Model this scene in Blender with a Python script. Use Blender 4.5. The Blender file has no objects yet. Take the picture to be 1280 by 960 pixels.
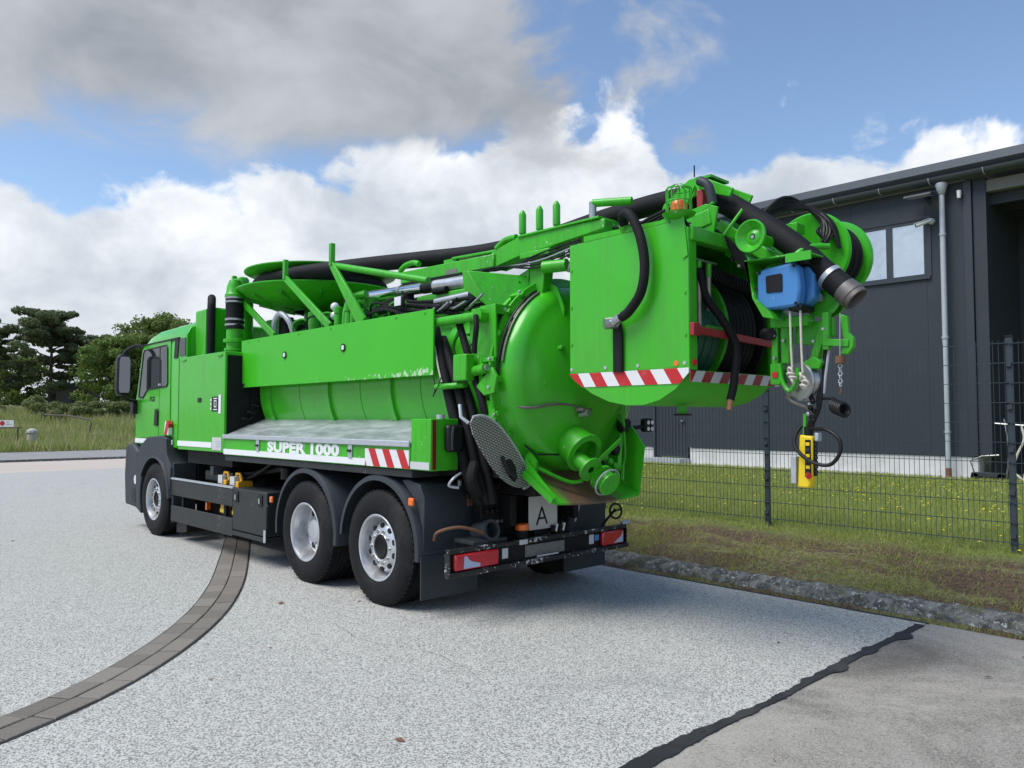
import bpy, bmesh, math, random
from math import sin, cos, pi, radians, sqrt, atan2
from mathutils import Vector, Matrix, noise as mnoise
import numpy as np

random.seed(7)
rng = np.random.default_rng(11)
S = bpy.context.scene
COL = S.collection

# ------------------------------------------------------------------ camera
cam = bpy.data.cameras.new('camera')
cam.sensor_width = 36.0
cam.lens = 27.18
cam.clip_start = 0.05
cam.clip_end = 3000
camo = bpy.data.objects.new('camera', cam)
COL.objects.link(camo)
camo.location = (6.057, -4.019, 1.707)
camo.rotation_euler = (pi / 2 + 0.0447, 0, 0.814)
S.camera = camo

# ------------------------------------------------------------------ sun, sky
SUN_EL, SUN_AZ = radians(58), radians(248)      # azimuth of the direction towards the sun, measured from +X to +Y
sdir = Vector((cos(SUN_EL) * cos(SUN_AZ), cos(SUN_EL) * sin(SUN_AZ), sin(SUN_EL)))
sun = bpy.data.lights.new('sun', 'SUN')
sun.energy = 2.3
sun.angle = radians(38)
sun.color = (1.0, 0.965, 0.91)
suno = bpy.data.objects.new('sun', sun)
COL.objects.link(suno)
suno.location = (-8, -6, 20)
suno.rotation_euler = (-sdir).to_track_quat('-Z', 'Y').to_euler()

S.view_settings.view_transform = 'Standard'
S.view_settings.look = 'None'
S.view_settings.exposure = 0.72
S.view_settings.gamma = 1.0
S.view_settings.use_curve_mapping = False

world = bpy.data.worlds.new('World')
S.world = world
world.use_nodes = True
WT = world.node_tree
WT.nodes.clear()


class NT:
    """small helper to write node trees as expressions"""
    def __init__(s, tree): s.t = tree
    def n(s, typ, **kw):
        nd = s.t.nodes.new(typ)
        for k, v in kw.items(): setattr(nd, k, v)
        return nd
    def put(s, sock, v):
        if isinstance(v, bpy.types.NodeSocket): s.t.links.new(v, sock)
        elif v is not None: sock.default_value = v
    def m(s, op, a, b=None, c=None, clamp=False):
        nd = s.n('ShaderNodeMath', operation=op); nd.use_clamp = clamp
        s.put(nd.inputs[0], a)
        if b is not None: s.put(nd.inputs[1], b)
        if c is not None: s.put(nd.inputs[2], c)
        return nd.outputs[0]
    def vm(s, op, a, b=None, scale=None):
        nd = s.n('ShaderNodeVectorMath', operation=op)
        s.put(nd.inputs[0], a)
        if b is not None: s.put(nd.inputs[1], b)
        if scale is not None: s.put(nd.inputs['Scale'], scale)
        return nd.outputs['Value'] if op in ('DOT_PRODUCT', 'LENGTH') else nd.outputs[0]
    def step(s, v, a, b, lo=0.0, hi=1.0):
        nd = s.n('ShaderNodeMapRange', interpolation_type='SMOOTHSTEP')
        s.put(nd.inputs[0], v)
        for i, q in enumerate((a, b, lo, hi)): s.put(nd.inputs[1 + i], q)
        return nd.outputs[0]
    def noise(s, vec, scale, detail=4, rough=0.5, dist=0.0):
        nd = s.n('ShaderNodeTexNoise')
        s.put(nd.inputs['Vector'], vec); s.put(nd.inputs['Scale'], scale)
        s.put(nd.inputs['Detail'], detail); s.put(nd.inputs['Roughness'], rough); s.put(nd.inputs['Distortion'], dist)
        return nd.outputs['Fac']
    def mix(s, f, a, b):
        nd = s.n('ShaderNodeMix', data_type='RGBA')
        s.put(nd.inputs['Factor'], f)
        s.put(nd.inputs[6], a if isinstance(a, bpy.types.NodeSocket) else (*a, 1))
        s.put(nd.inputs[7], b if isinstance(b, bpy.types.NodeSocket) else (*b, 1))
        return nd.outputs[2]


def build_sky():
    N = NT(WT)
    out = N.n('ShaderNodeOutputWorld')
    bg = N.n('ShaderNodeBackground')
    WT.links.new(bg.outputs[0], out.inputs[0])
    sky = N.n('ShaderNodeTexSky', sky_type='NISHITA')
    sky.sun_disc = False
    sky.sun_elevation = SUN_EL
    sky.sun_rotation = pi / 2 - SUN_AZ
    sky.altitude = 50
    sky.air_density = 1.0
    sky.dust_density = 0.3
    sky.ozone_density = 2.2
    blue = N.vm('SCALE', sky.outputs[0], scale=0.108)
    d = N.n('ShaderNodeTexCoord').outputs['Generated']
    sep = N.n('ShaderNodeSeparateXYZ'); N.put(sep.inputs[0], d)
    z = sep.outputs[2]
    # cumulus bank round the horizon: fractal heap with a bumpy top
    big = N.noise(N.vm('MULTIPLY', d, (1, 1, 1.7)), 3.1, 2, 0.5)
    heap = N.noise(N.vm('MULTIPLY', d, (1, 1, 1.45)), 7.5, 9, 0.56, 0.25)
    h = N.vm('NORMALIZE', N.vm('MULTIPLY', d, (1, 1, 0)))
    top = N.m('ADD', N.m('MULTIPLY', big, 0.13), 0.19)
    for ax, w0, amp in (((-0.668, 0.744, 0), 0.9900, 0.050), ((-0.773, 0.634, 0), 0.9550, 0.085), ((-0.401, 0.916, 0), 0.9800, 0.068), ((-0.253, 0.967, 0), 0.9950, 0.03), ((-0.540, 0.842, 0), 0.9860, 0.03)):
        top = N.m('ADD', top, N.step(N.vm('DOT_PRODUCT', h, ax), w0, 1.0, 0.0, amp))
    top = N.m('ADD', top, N.m('MULTIPLY', N.m('SUBTRACT', heap, 0.5), 0.235))
    bank = N.step(N.m('SUBTRACT', top, z), -0.008, 0.020)
    # high grey sheet over one quarter of the sky
    lobe = N.vm('DOT_PRODUCT', d, (-0.946, 0.323, 0.0))
    ln = N.noise(N.vm('MULTIPLY', d, (1, 1, 1.9)), 4.2, 7, 0.55, 0.4)
    wob = N.m('SUBTRACT', ln, 0.5)
    low = N.step(N.m('ADD', z, N.m('MULTIPLY', wob, 0.22)), 0.305, 0.365)
    side = N.step(N.m('ADD', lobe, N.m('MULTIPLY', wob, 0.42)), 0.735, 0.80)
    sheet = N.m('MULTIPLY', low, side)
    # thin veils elsewhere
    veil = N.m('MULTIPLY', N.step(N.noise(N.vm('MULTIPLY', d, (1, 1, 2.6)), 3.4, 8, 0.6, 0.6), 0.60, 0.90), 0.22)
    # cloud shading: billow light and grey bases
    sh = N.noise(N.vm('ADD', N.vm('MULTIPLY', d, (1, 1, 1.3)), (0.03, 0.02, 0.06)), 9.0, 8, 0.6, 0.3)
    soft = N.noise(N.vm('MULTIPLY', d, (1, 1, 1.6)), 3.6, 4, 0.5)
    lightness = N.m('ADD', N.m('MULTIPLY', sh, 0.55), N.m('MULTIPLY', soft, 0.75))
    lightness = N.m('ADD', lightness, N.m('MULTIPLY', N.m('SUBTRACT', z, N.m('MULTIPLY', top, 0.75)), 0.9))
    cb = N.mix(N.step(lightness, 0.42, 0.92), (0.33, 0.365, 0.41), (0.69, 0.70, 0.715))
    cs = N.mix(N.step(N.m('ADD', N.m('MULTIPLY', ln, 0.6), N.m('MULTIPLY', soft, 0.5)), 0.38, 0.72), (0.185, 0.20, 0.22), (0.36, 0.375, 0.40))
    col = N.mix(veil, blue, (0.52, 0.56, 0.61))
    col = N.mix(N.m('MULTIPLY', bank, 0.97), col, cb)
    col = N.mix(N.m('MULTIPLY', sheet, 0.96), col, cs)
    # below the horizon: plain grey
    col = N.mix(N.step(z, -0.02, 0.0), (0.30, 0.31, 0.30), col)
    N.put(bg.inputs[0], col)
    bg.inputs[1].default_value = 1.0


build_sky()

# ------------------------------------------------------------------ materials
MATS = {}


def newmat(name):
    m = bpy.data.materials.new(name); m.use_nodes = True
    t = m.node_tree
    N = NT(t)
    b = t.nodes['Principled BSDF']
    co = N.n('ShaderNodeTexCoord').outputs['Object']
    MATS[name] = m
    return m, N, b, co


def bump(N, b, h, strength=0.2, dist=0.01):
    nd = N.n('ShaderNodeBump')
    nd.inputs['Strength'].default_value = strength
    nd.inputs['Distance'].default_value = dist
    N.put(nd.inputs['Height'], h)
    N.put(b.inputs['Normal'], nd.outputs[0])


def sc(c, k): return tuple(x * k for x in c)


def simple(name, col, rough=0.5, metal=0.0, var=0.15, vscale=3.0, dirt=0.0, dirtcol=(0.12, 0.10, 0.08), coat=0.0, bmp=0.0, bscale=60.0, chips=0.0, chipcol=(0.6, 0.62, 0.6), spec=0.5, rvar=0.15, grime=0.0):
    m, N, b, co = newmat(name)
    n1 = N.noise(co, vscale, 5, 0.6)
    c = N.mix(n1, sc(col, 1 - var), sc(col, 1 + var))
    if dirt:
        n2 = N.noise(co, 2.3, 8, 0.65, 0.5)
        c = N.mix(N.m('MULTIPLY', N.step(n2, 0.48, 0.72), dirt), c, dirtcol)
    if grime:
        g1 = N.noise(N.vm('MULTIPLY', co, (7, 7, 0.7)), 2.2, 7, 0.68, 0.2)
        g2 = N.noise(co, 1.1, 3, 0.5)
        gf = N.step(N.m('ADD', g1, N.m('MULTIPLY', g2, 0.5)), 0.66, 0.95)
        c = N.mix(N.m('MULTIPLY', gf, grime), c, dirtcol)
    if chips:
        n3 = N.noise(co, 26.0, 5, 0.7)
        n4 = N.noise(co, 2.4, 2, 0.5)
        f = N.m('MULTIPLY', N.step(N.m('ADD', n3, N.m('MULTIPLY', n4, 0.45)), 0.94 - 0.1 * chips, 0.955 - 0.1 * chips), 1.0)
        c = N.mix(f, c, chipcol)
    N.put(b.inputs['Base Color'], c)
    N.put(b.inputs['Roughness'], N.m('ADD', rough - rvar / 2, N.m('MULTIPLY', N.noise(co, 7.0, 5, 0.6), rvar)))
    b.inputs['Metallic'].default_value = metal
    b.inputs['Specular IOR Level'].default_value = spec
    if coat:
        b.inputs['Coat Weight'].default_value = coat
        b.inputs['Coat Roughness'].default_value = 0.12
    if bmp:
        bump(N, b, N.noise(co, bscale, 4, 0.6), bmp, 0.01)
    return m


G = (0.044, 0.440, 0.011)
simple('green', G, 0.36, grime=0.45, var=0.10, dirt=0.20, dirtcol=(0.06, 0.20, 0.03), coat=0.12, spec=0.35, chips=0.02, bmp=0.015, bscale=6)
simple('green_clean', G, 0.32, grime=0.32, rvar=0.3, var=0.07, vscale=1.4, dirt=0.12, dirtcol=(0.08, 0.27, 0.05), coat=0.35, spec=0.4, bmp=0.02, bscale=3.5)
simple('green_dirty', sc(G, 0.8), 0.45, var=0.2, dirt=0.55, dirtcol=(0.07, 0.11, 0.045), chips=0.5, chipcol=(0.25, 0.22, 0.18))
simple('green_tray', G, 0.45, var=0.15, dirt=0.3)
simple('plastic_dark', (0.034, 0.041, 0.048), 0.55, spec=0.35, var=0.12, dirt=0.35, dirtcol=(0.06, 0.062, 0.064), bmp=0.05, bscale=120)
simple('plastic_black', (0.009, 0.009, 0.010), 0.45, spec=0.35, var=0.2, dirt=0.3, dirtcol=(0.022, 0.022, 0.022))
simple('skirt_grey', (0.024, 0.028, 0.029), 0.5, spec=0.35, var=0.1, dirt=0.4, dirtcol=(0.042, 0.042, 0.04), chips=0.25, chipcol=(0.25, 0.2, 0.16))
simple('chassis', (0.008, 0.008, 0.009), 0.65, spec=0.25, var=0.3, dirt=0.5, dirtcol=(0.022, 0.019, 0.016))
simple('bumper_black', (0.009, 0.009, 0.010), 0.45, var=0.2, dirt=0.3, dirtcol=(0.04, 0.04, 0.04), chips=1.1, chipcol=(0.55, 0.55, 0.54))
simple('rubber', (0.011, 0.011, 0.012), 0.75, var=0.15, dirt=0.7, dirtcol=(0.045, 0.042, 0.039), spec=0.22)
simple('hose_black', (0.007, 0.007, 0.008), 0.65, var=0.15, dirt=0.4, dirtcol=(0.016, 0.016, 0.016), bmp=0.5, bscale=110, spec=0.25)
simple('hose_green', (0.010, 0.085, 0.045), 0.5, var=0.2, dirt=0.4, dirtcol=(0.02, 0.035, 0.025))
simple('rim', (0.60, 0.62, 0.64), 0.38, metal=0.65, var=0.12, vscale=9, dirt=0.6, dirtcol=(0.22, 0.20, 0.18), grime=0.3)
simple('steel', (0.45, 0.46, 0.46), 0.35, metal=0.9, var=0.12, dirt=0.3)
simple('chrome', (0.75, 0.76, 0.78), 0.14, metal=1.0, var=0.03)
simple('old_steel', (0.17, 0.155, 0.145), 0.5, metal=0.55, var=0.25, vscale=12, dirt=0.5, dirtcol=(0.10, 0.07, 0.05))
simple('galv', (0.46, 0.49, 0.52), 0.5, metal=0.35, var=0.18, vscale=14)
simple('worn_rod', (0.42, 0.36, 0.28), 0.5, metal=0.5, var=0.3, dirt=0.7, dirtcol=(0.20, 0.13, 0.08))
simple('white', (0.78, 0.79, 0.78), 0.5, var=0.03, dirt=0.12, dirtcol=(0.45, 0.45, 0.42))
simple('white_sign', (0.55, 0.56, 0.56), 0.5, var=0.06, dirt=0.35, dirtcol=(0.28, 0.28, 0.28))
simple('number_plate', (0.16, 0.16, 0.155), 0.5, var=0.5, vscale=30, dirt=0.4)
simple('red', (0.50, 0.02, 0.02), 0.4, var=0.1)
simple('red_dark', (0.30, 0.018, 0.022), 0.5, var=0.15, dirt=0.3, dirtcol=(0.12, 0.03, 0.03))
simple('reflector_red', (0.16, 0.008, 0.012), 0.25, var=0.1)
simple('orange', (0.85, 0.16, 0.01), 0.25, var=0.1, coat=0.5)
simple('yellow', (0.85, 0.62, 0.015), 0.4, var=0.06, dirt=0.12, dirtcol=(0.35, 0.25, 0.03))
simple('yellow_chock', (0.80, 0.42, 0.02), 0.5, var=0.12, dirt=0.2)
simple('blue_reel', (0.055, 0.22, 0.52), 0.4, var=0.07, dirt=0.2, dirtcol=(0.10, 0.17, 0.26), chips=0.03)
simple('rope', (0.60, 0.56, 0.48), 0.9, var=0.2, vscale=60, bmp=0.4, bscale=200)
simple('rust', (0.16, 0.075, 0.04), 0.8, var=0.35, vscale=20, bmp=0.2)
simple('brass', (0.42, 0.22, 0.12), 0.45, metal=0.7, var=0.2)
simple('lens', (0.7, 0.72, 0.75), 0.1, var=0.02, coat=1.0)
simple('mirror_glass', (0.22, 0.23, 0.25), 0.03, metal=1.0, var=0.01)
simple('letter_black', (0.008, 0.008, 0.009), 0.5, spec=0.3, var=0.05)
simple('shadow_line', (0.012, 0.03, 0.012), 0.7, var=0.1)
simple('cladding', (0.038, 0.046, 0.056), 0.5, spec=0.3, var=0.05, vscale=0.7, dirt=0.10, dirtcol=(0.085, 0.10, 0.12))
simple('cladding_trim', (0.036, 0.044, 0.054), 0.38, var=0.05)
simple('roof_metal', (0.075, 0.085, 0.095), 0.4, metal=0.3, var=0.1)
simple('plinth', (0.60, 0.60, 0.58), 0.8, var=0.10, vscale=4, dirt=0.4, dirtcol=(0.30, 0.28, 0.24))
simple('dark_inside', (0.030, 0.036, 0.042), 0.8, var=0.1)
simple('ceiling_inside', (0.20, 0.19, 0.17), 0.8, var=0.1)
simple('fence_steel', (0.035, 0.050, 0.062), 0.5, var=0.1)
simple('camera_white', (0.75, 0.75, 0.74), 0.4, var=0.04)
simple('bark', (0.060, 0.045, 0.034), 0.9, var=0.35, vscale=6, bmp=0.5, bscale=20)
simple('bark_pine', (0.075, 0.050, 0.036), 0.9, var=0.35, vscale=5, bmp=0.5, bscale=20)
simple('old_wood', (0.14, 0.12, 0.10), 0.8, var=0.25, vscale=8)
simple('house_wall', (0.16, 0.155, 0.15), 0.8, var=0.12)
simple('stone_pale', (0.42, 0.41, 0.38), 0.8, var=0.2, vscale=10)
simple('tar', (0.020, 0.020, 0.021), 0.6, var=0.3, vscale=20, dirt=0.6, dirtcol=(0.07, 0.068, 0.063), bmp=0.4, bscale=60)


def mat_glass():
    m, N, b, co = newmat('window_glass')
    N.put(b.inputs['Base Color'], (0.02, 0.024, 0.026, 1))
    b.inputs['Roughness'].default_value = 0.03
    b.inputs['Specular IOR Level'].default_value = 0.9
    b.inputs['IOR'].default_value = 1.55
    m2, N2, b2, co2 = newmat('pane_glass')
    N2.put(b2.inputs['Base Color'], (0.62, 0.70, 0.80, 1))
    b2.inputs['Roughness'].default_value = 0.02
    b2.inputs['Metallic'].default_value = 0.85
    bump(N2, b2, N2.noise(co2, 1.6, 2, 0.5), 0.12, 0.05)
    m3, N3, b3, co3 = newmat('tail_red')
    v = N3.n('ShaderNodeTexVoronoi'); v.inputs['Scale'].default_value = 70
    N3.put(v.inputs['Vector'], co3)
    N3.put(b3.inputs['Base Color'], N3.mix(v.outputs['Distance'], (0.42, 0.008, 0.015), (0.62, 0.02, 0.03)))
    b3.inputs['Roughness'].default_value = 0.15
    b3.inputs['Coat Weight'].default_value = 0.8


mat_glass()


def mat_stripes(name, ax, ay, period, flip, c1=(0.50, 0.015, 0.02), c2=(0.72, 0.73, 0.72), phase=0.0):
    m, N, b, co = newmat(name)
    sep = N.n('ShaderNodeSeparateXYZ'); N.put(sep.inputs[0], co)
    u = N.m('ADD', sep.outputs[ax], N.m('MULTIPLY', sep.outputs[ay], flip))
    f = N.m('FRACT', N.m('ADD', N.m('DIVIDE', u, period), 100.0 + phase))
    f = N.m('GREATER_THAN', f, 0.5)
    c = N.mix(f, c1, c2)
    d = N.step(N.noise(co, 9.0, 8, 0.7), 0.55, 0.75)
    N.put(b.inputs['Base Color'], N.mix(N.m('MULTIPLY', d, 0.25), c, (0.35, 0.3, 0.28)))
    b.inputs['Roughness'].default_value = 0.4


mat_stripes('stripe_side', 0, 2, 0.235, 0.65, phase=0.36)
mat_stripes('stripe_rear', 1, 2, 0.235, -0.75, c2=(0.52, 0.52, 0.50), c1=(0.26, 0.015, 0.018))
mat_stripes('stripe_locker', 0, 2, 0.225, 0.55, phase=0.10)
mat_stripes('stripe_cab', 0, 2, 0.26, -0.5, phase=0.15)


def mat_deck():
    m, N, b, co = newmat('alu_deck')
    n = N.noise(N.vm('MULTIPLY', co, (1.2, 5.0, 5.0)), 2.0, 7, 0.65)
    c = N.mix(N.step(n, 0.3, 0.7), (0.30, 0.33, 0.325), (0.50, 0.53, 0.53))
    N.put(b.inputs['Base Color'], c)
    N.put(b.inputs['Roughness'], N.m('ADD', 0.32, N.m('MULTIPLY', n, 0.3)))
    b.inputs['Metallic'].default_value = 0.55
    # chequer plate
    m, N, b, co = newmat('chequer_plate')
    sep = N.n('ShaderNodeSeparateXYZ'); N.put(sep.inputs[0], co)
    rot = N.n('ShaderNodeVectorRotate', rotation_type='X_AXIS'); N.put(rot.inputs['Vector'], co); rot.inputs['Angle'].default_value = radians(20)
    br = N.n('ShaderNodeTexBrick')
    s2 = N.n('ShaderNodeSeparateXYZ'); N.put(s2.inputs[0], rot.outputs[0])
    cmb = N.n('ShaderNodeCombineXYZ'); N.put(cmb.inputs[0], s2.outputs[1]); N.put(cmb.inputs[1], s2.outputs[2])
    N.put(br.inputs['Vector'], cmb.outputs[0])
    br.inputs['Scale'].default_value = 1.0
    br.inputs['Brick Width'].default_value = 0.035
    br.inputs['Row Height'].default_value = 0.020
    br.inputs['Mortar Size'].default_value = 0.0055
    br.inputs['Mortar Smooth'].default_value = 0.5
    f = br.outputs['Fac']
    N.put(b.inputs['Base Color'], N.mix(f, (0.46, 0.45, 0.43), (0.13, 0.12, 0.11)))
    N.put(b.inputs['Roughness'], 0.5)
    b.inputs['Metallic'].default_value = 0.5
    bump(N, b, N.m('SUBTRACT', 1.0, f), 0.8, 0.006)
    # rusty scraped tray floor
    m, N, b, co = newmat('tray_floor')
    st = N.noise(N.vm('MULTIPLY', co, (1.6, 17.0, 1.6)), 1.3, 6, 0.65, 0.3)
    sep = N.n('ShaderNodeSeparateXYZ'); N.put(sep.inputs[0], co)
    mid = N.m('SUBTRACT', 1.0, N.m('ABSOLUTE', N.m('DIVIDE', N.m('ADD', sep.outputs[1], 0.06), 0.50)))
    w = N.step(N.m('ADD', mid, N.m('MULTIPLY', N.m('SUBTRACT', st, 0.5), 0.9)), 0.22, 0.42)
    dirt = N.mix(N.step(st, 0.35, 0.62), (0.10, 0.09, 0.075), (0.23, 0.105, 0.04))
    N.put(b.inputs['Base Color'], N.mix(w, G, dirt))
    b.inputs['Roughness'].default_value = 0.6
    # white scrapes along lower edge of the guard panel
    m, N, b, co = newmat('green_panel')
    sep = N.n('ShaderNodeSeparateXYZ'); N.put(sep.inputs[0], co)
    n = N.noise(N.vm('MULTIPLY', co, (1, 1, 0.7)), 20.0, 6, 0.7)
    zone = N.m('MULTIPLY', N.step(sep.outputs[2], -0.19, -0.27), N.step(sep.outputs[0], -1.0, 1.6))
    big = N.noise(co, 3.0, 3, 0.5)
    f = N.step(N.m('ADD', N.m('ADD', n, N.m('MULTIPLY', zone, 0.22)), N.m('MULTIPLY', big, 0.25)), 0.84, 0.88)
    base = N.mix(N.noise(co, 1.3, 6, 0.6), sc(G, 0.9), sc(G, 1.12))
    N.put(b.inputs['Base Color'], N.mix(N.m('MULTIPLY', f, 0.85), base, (0.55, 0.66, 0.5)))
    b.inputs['Roughness'].default_value = 0.36
    b.inputs['Coat Weight'].default_value = 0.15
    b.inputs['Specular IOR Level'].default_value = 0.35
    bump(N, b, N.noise(co, 2.2, 3, 0.5), 0.06, 0.03)


mat_deck()


def mat_ground():
    # speckled pale chip-seal asphalt
    m, N, b, co = newmat('asphalt_pale')
    sp = N.noise(co, 85.0, 3, 0.8)
    sp2 = N.noise(co, 210.0, 2, 0.6)
    patch = N.noise(N.vm('MULTIPLY', co, (0.6, 1.2, 1)), 0.75, 6, 0.6, 0.8)
    broad = N.noise(co, 0.22, 3, 0.5)
    streak = N.noise(N.vm('MULTIPLY', co, (0.35, 2.2, 1)), 1.6, 6, 0.65, 1.2)
    lev = N.m('ADD', N.m('MULTIPLY', sp, 0.72), N.m('MULTIPLY', sp2, 0.28))
    thr = N.m('ADD', 0.485, N.m('MULTIPLY', N.m('SUBTRACT', patch, 0.5), -0.085))
    thr = N.m('ADD', thr, N.m('MULTIPLY', N.m('SUBTRACT', streak, 0.5), -0.05))
    vo = N.n('ShaderNodeTexVoronoi'); N.put(vo.inputs['Vector'], co); vo.inputs['Scale'].default_value = 125.0
    vs_ = N.n('ShaderNodeSeparateColor'); N.put(vs_.inputs[0], vo.outputs['Color'])
    stone = N.m('ADD', N.m('MULTIPLY', vs_.outputs[0], 0.62), N.m('MULTIPLY', lev, 0.55))
    f = N.step(N.m('SUBTRACT', stone, thr), -0.02, 0.10)
    light = N.mix(broad, (0.515, 0.51, 0.465), (0.585, 0.575, 0.525))
    light = N.mix(N.m('MULTIPLY', vs_.outputs[1], 0.35), light, (0.30, 0.30, 0.285))
    c = N.mix(f, (0.205, 0.203, 0.188), light)
    scuff = N.step(N.noise(N.vm('MULTIPLY', co, (2.5, 0.5, 1)), 0.9, 8, 0.7, 2.0), 0.64, 0.76)
    c = N.mix(N.m('MULTIPLY', scuff, 0.38), c, (0.64, 0.65, 0.63))
    stain = N.step(N.noise(co, 0.55, 7, 0.62, 1.0), 0.60, 0.75)
    c = N.mix(N.m('MULTIPLY', stain, 0.32), c, (0.20, 0.205, 0.20))
    N.put(b.inputs['Base Color'], c)
    b.inputs['Roughness'].default_value = 0.85
    bump(N, b, vs_.outputs[0], 0.25, 0.004)
    # concrete slab
    m, N, b, co = newmat('concrete_slab')
    sp = N.noise(co, 95.0, 4, 0.8)
    patch = N.noise(co, 0.8, 7, 0.65, 0.8)
    c = N.mix(N.step(N.m('ADD', N.m('MULTIPLY', sp, 0.6), N.m('MULTIPLY', patch, 0.5)), 0.44, 0.66), (0.12, 0.110, 0.092), (0.37, 0.345, 0.30))
    pale = N.step(N.noise(N.vm('MULTIPLY', co, (1.8, 0.7, 1)), 1.1, 8, 0.7, 1.0), 0.6, 0.78)
    c = N.mix(N.m('MULTIPLY', pale, 0.5), c, (0.36, 0.34, 0.31))
    dots = N.step(N.noise(co, 34.0, 2, 0.4), 0.70, 0.74)
    c = N.mix(N.m('MULTIPLY', dots, 0.6), c, (0.05, 0.05, 0.045))
    N.put(b.inputs['Base Color'], c)
    b.inputs['Roughness'].default_value = 0.9
    bump(N, b, sp, 0.5, 0.005)
    # paving block
    m, N, b, co = newmat('paving_block')
    inf = N.n('ShaderNodeObjectInfo').outputs['Random']
    sp = N.noise(co, 90.0, 4, 0.75)
    c = N.mix(inf, (0.125, 0.108, 0.090), (0.215, 0.188, 0.158))
    c = N.mix(N.m('MULTIPLY', N.step(sp, 0.4, 0.7), 0.45), c, (0.27, 0.245, 0.21))
    N.put(b.inputs['Base Color'], c)
    b.inputs['Roughness'].default_value = 0.85
    bump(N, b, sp, 0.4, 0.004)
    # far road
    m, N, b, co = newmat('road_beige')
    n = N.noise(N.vm('MULTIPLY', co, (2.2, 0.25, 1)), 0.8, 6, 0.6)
    N.put(b.inputs['Base Color'], N.mix(n, (0.40, 0.345, 0.285), (0.56, 0.49, 0.42)))
    b.inputs['Roughness'].default_value = 0.9
    m, N, b, co = newmat('pavement_grey')
    n = N.noise(co, 1.3, 7, 0.65)
    N.put(b.inputs['Base Color'], N.mix(n, (0.17, 0.17, 0.165), (0.33, 0.325, 0.31)))
    b.inputs['Roughness'].default_value = 0.9
    # rough old kerb
    m, N, b, co = newmat('kerb_concrete')
    n = N.noise(co, 9.0, 8, 0.72, 0.4)
    c = N.mix(N.step(n, 0.40, 0.62), (0.060, 0.062, 0.058), (0.21, 0.21, 0.195))
    w = N.step(N.noise(co, 24.0, 7, 0.75), 0.57, 0.61)
    c = N.mix(w, c, (0.52, 0.52, 0.49))
    mo = N.step(N.noise(co, 3.0, 6, 0.6), 0.55, 0.68)
    c = N.mix(N.m('MULTIPLY', mo, 0.65), c, (0.085, 0.085, 0.032))
    N.put(b.inputs['Base Color'], c)
    b.inputs['Roughness'].default_value = 0.95
    bump(N, b, n, 1.0, 0.03)
    # soil and thatch of the verge: bare patches with a shape of their own
    m, N, b, co = newmat('verge_soil')
    sep = N.n('ShaderNodeSeparateXYZ'); N.put(sep.inputs[0], co)
    n = N.noise(co, 22.0, 7, 0.72)
    n2 = N.noise(N.vm('MULTIPLY', co, (0.6, 1.2, 1)), 1.7, 6, 0.62, 0.6)
    soil = N.mix(N.step(n, 0.34, 0.68), (0.060, 0.038, 0.023), (0.175, 0.120, 0.072))
    thatch = N.mix(N.step(n, 0.35, 0.65), (0.090, 0.088, 0.030), (0.25, 0.235, 0.10))
    grassy = N.step(n2, 0.46, 0.60)
    lawn = N.mix(n, (0.10, 0.145, 0.030), (0.22, 0.28, 0.075))
    c = N.mix(grassy, soil, thatch)
    c = N.mix(N.step(sep.outputs[1], -2.25, -1.85), c, lawn)
    N.put(b.inputs['Base Color'], c)
    b.inputs['Roughness'].default_value = 1.0
    bump(N, b, n, 1.0, 0.04)
    m, N, b, co = newmat('field_ground')
    n = N.noise(co, 0.6, 8, 0.7)
    N.put(b.inputs['Base Color'], N.mix(n, (0.065, 0.085, 0.028), (0.19, 0.19, 0.075)))
    b.inputs['Roughness'].default_value = 1.0


mat_ground()


def mat_leaf(name, c1, c2, trans=0.25):
    m, N, b, co = newmat(name)
    n = N.noise(co, 0.9, 4, 0.6)
    n2 = N.noise(co, 9.0, 2, 0.5)
    N.put(b.inputs['Base Color'], N.mix(N.m('ADD', N.m('MULTIPLY', n, 0.6), N.m('MULTIPLY', n2, 0.4)), c1, c2))
    b.inputs['Roughness'].default_value = 0.7
    b.inputs['Specular IOR Level'].default_value = 0.25
    out = m.node_tree.nodes['Material Output']
    tr = N.n('ShaderNodeBsdfTranslucent'); tr.inputs[0].default_value = (*sc(c2, 1.2), 1)
    mx = N.n('ShaderNodeMixShader'); mx.inputs[0].default_value = trans
    m.node_tree.links.new(b.outputs[0], mx.inputs[1]); m.node_tree.links.new(tr.outputs[0], mx.inputs[2])
    m.node_tree.links.new(mx.outputs[0], out.inputs[0])


mat_leaf('leaf_pine', (0.068, 0.098, 0.043), (0.165, 0.20, 0.095), 0.3)
mat_leaf('leaf_oak', (0.075, 0.12, 0.027), (0.19, 0.26, 0.066), 0.35)
mat_leaf('leaf_bright', (0.075, 0.13, 0.024), (0.175, 0.26, 0.06))
mat_leaf('leaf_bush', (0.085, 0.115, 0.035), (0.19, 0.225, 0.08))
mat_leaf('grass_lawn', (0.20, 0.26, 0.05), (0.42, 0.46, 0.13), 0.35)
mat_leaf('grass_dry', (0.2, 0.195, 0.07), (0.4, 0.36, 0.17), 0.3)
mat_leaf('grass_tall', (0.12, 0.19, 0.035), (0.34, 0.40, 0.11), 0.3)
mat_leaf('grass_seed', (0.3, 0.27, 0.12), (0.52, 0.46, 0.26), 0.3)
mat_leaf('petal', (0.80, 0.62, 0.02), (0.95, 0.78, 0.05), 0.2)

# ------------------------------------------------------------------ mesh helpers
W = {}     # world location of every object


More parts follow.
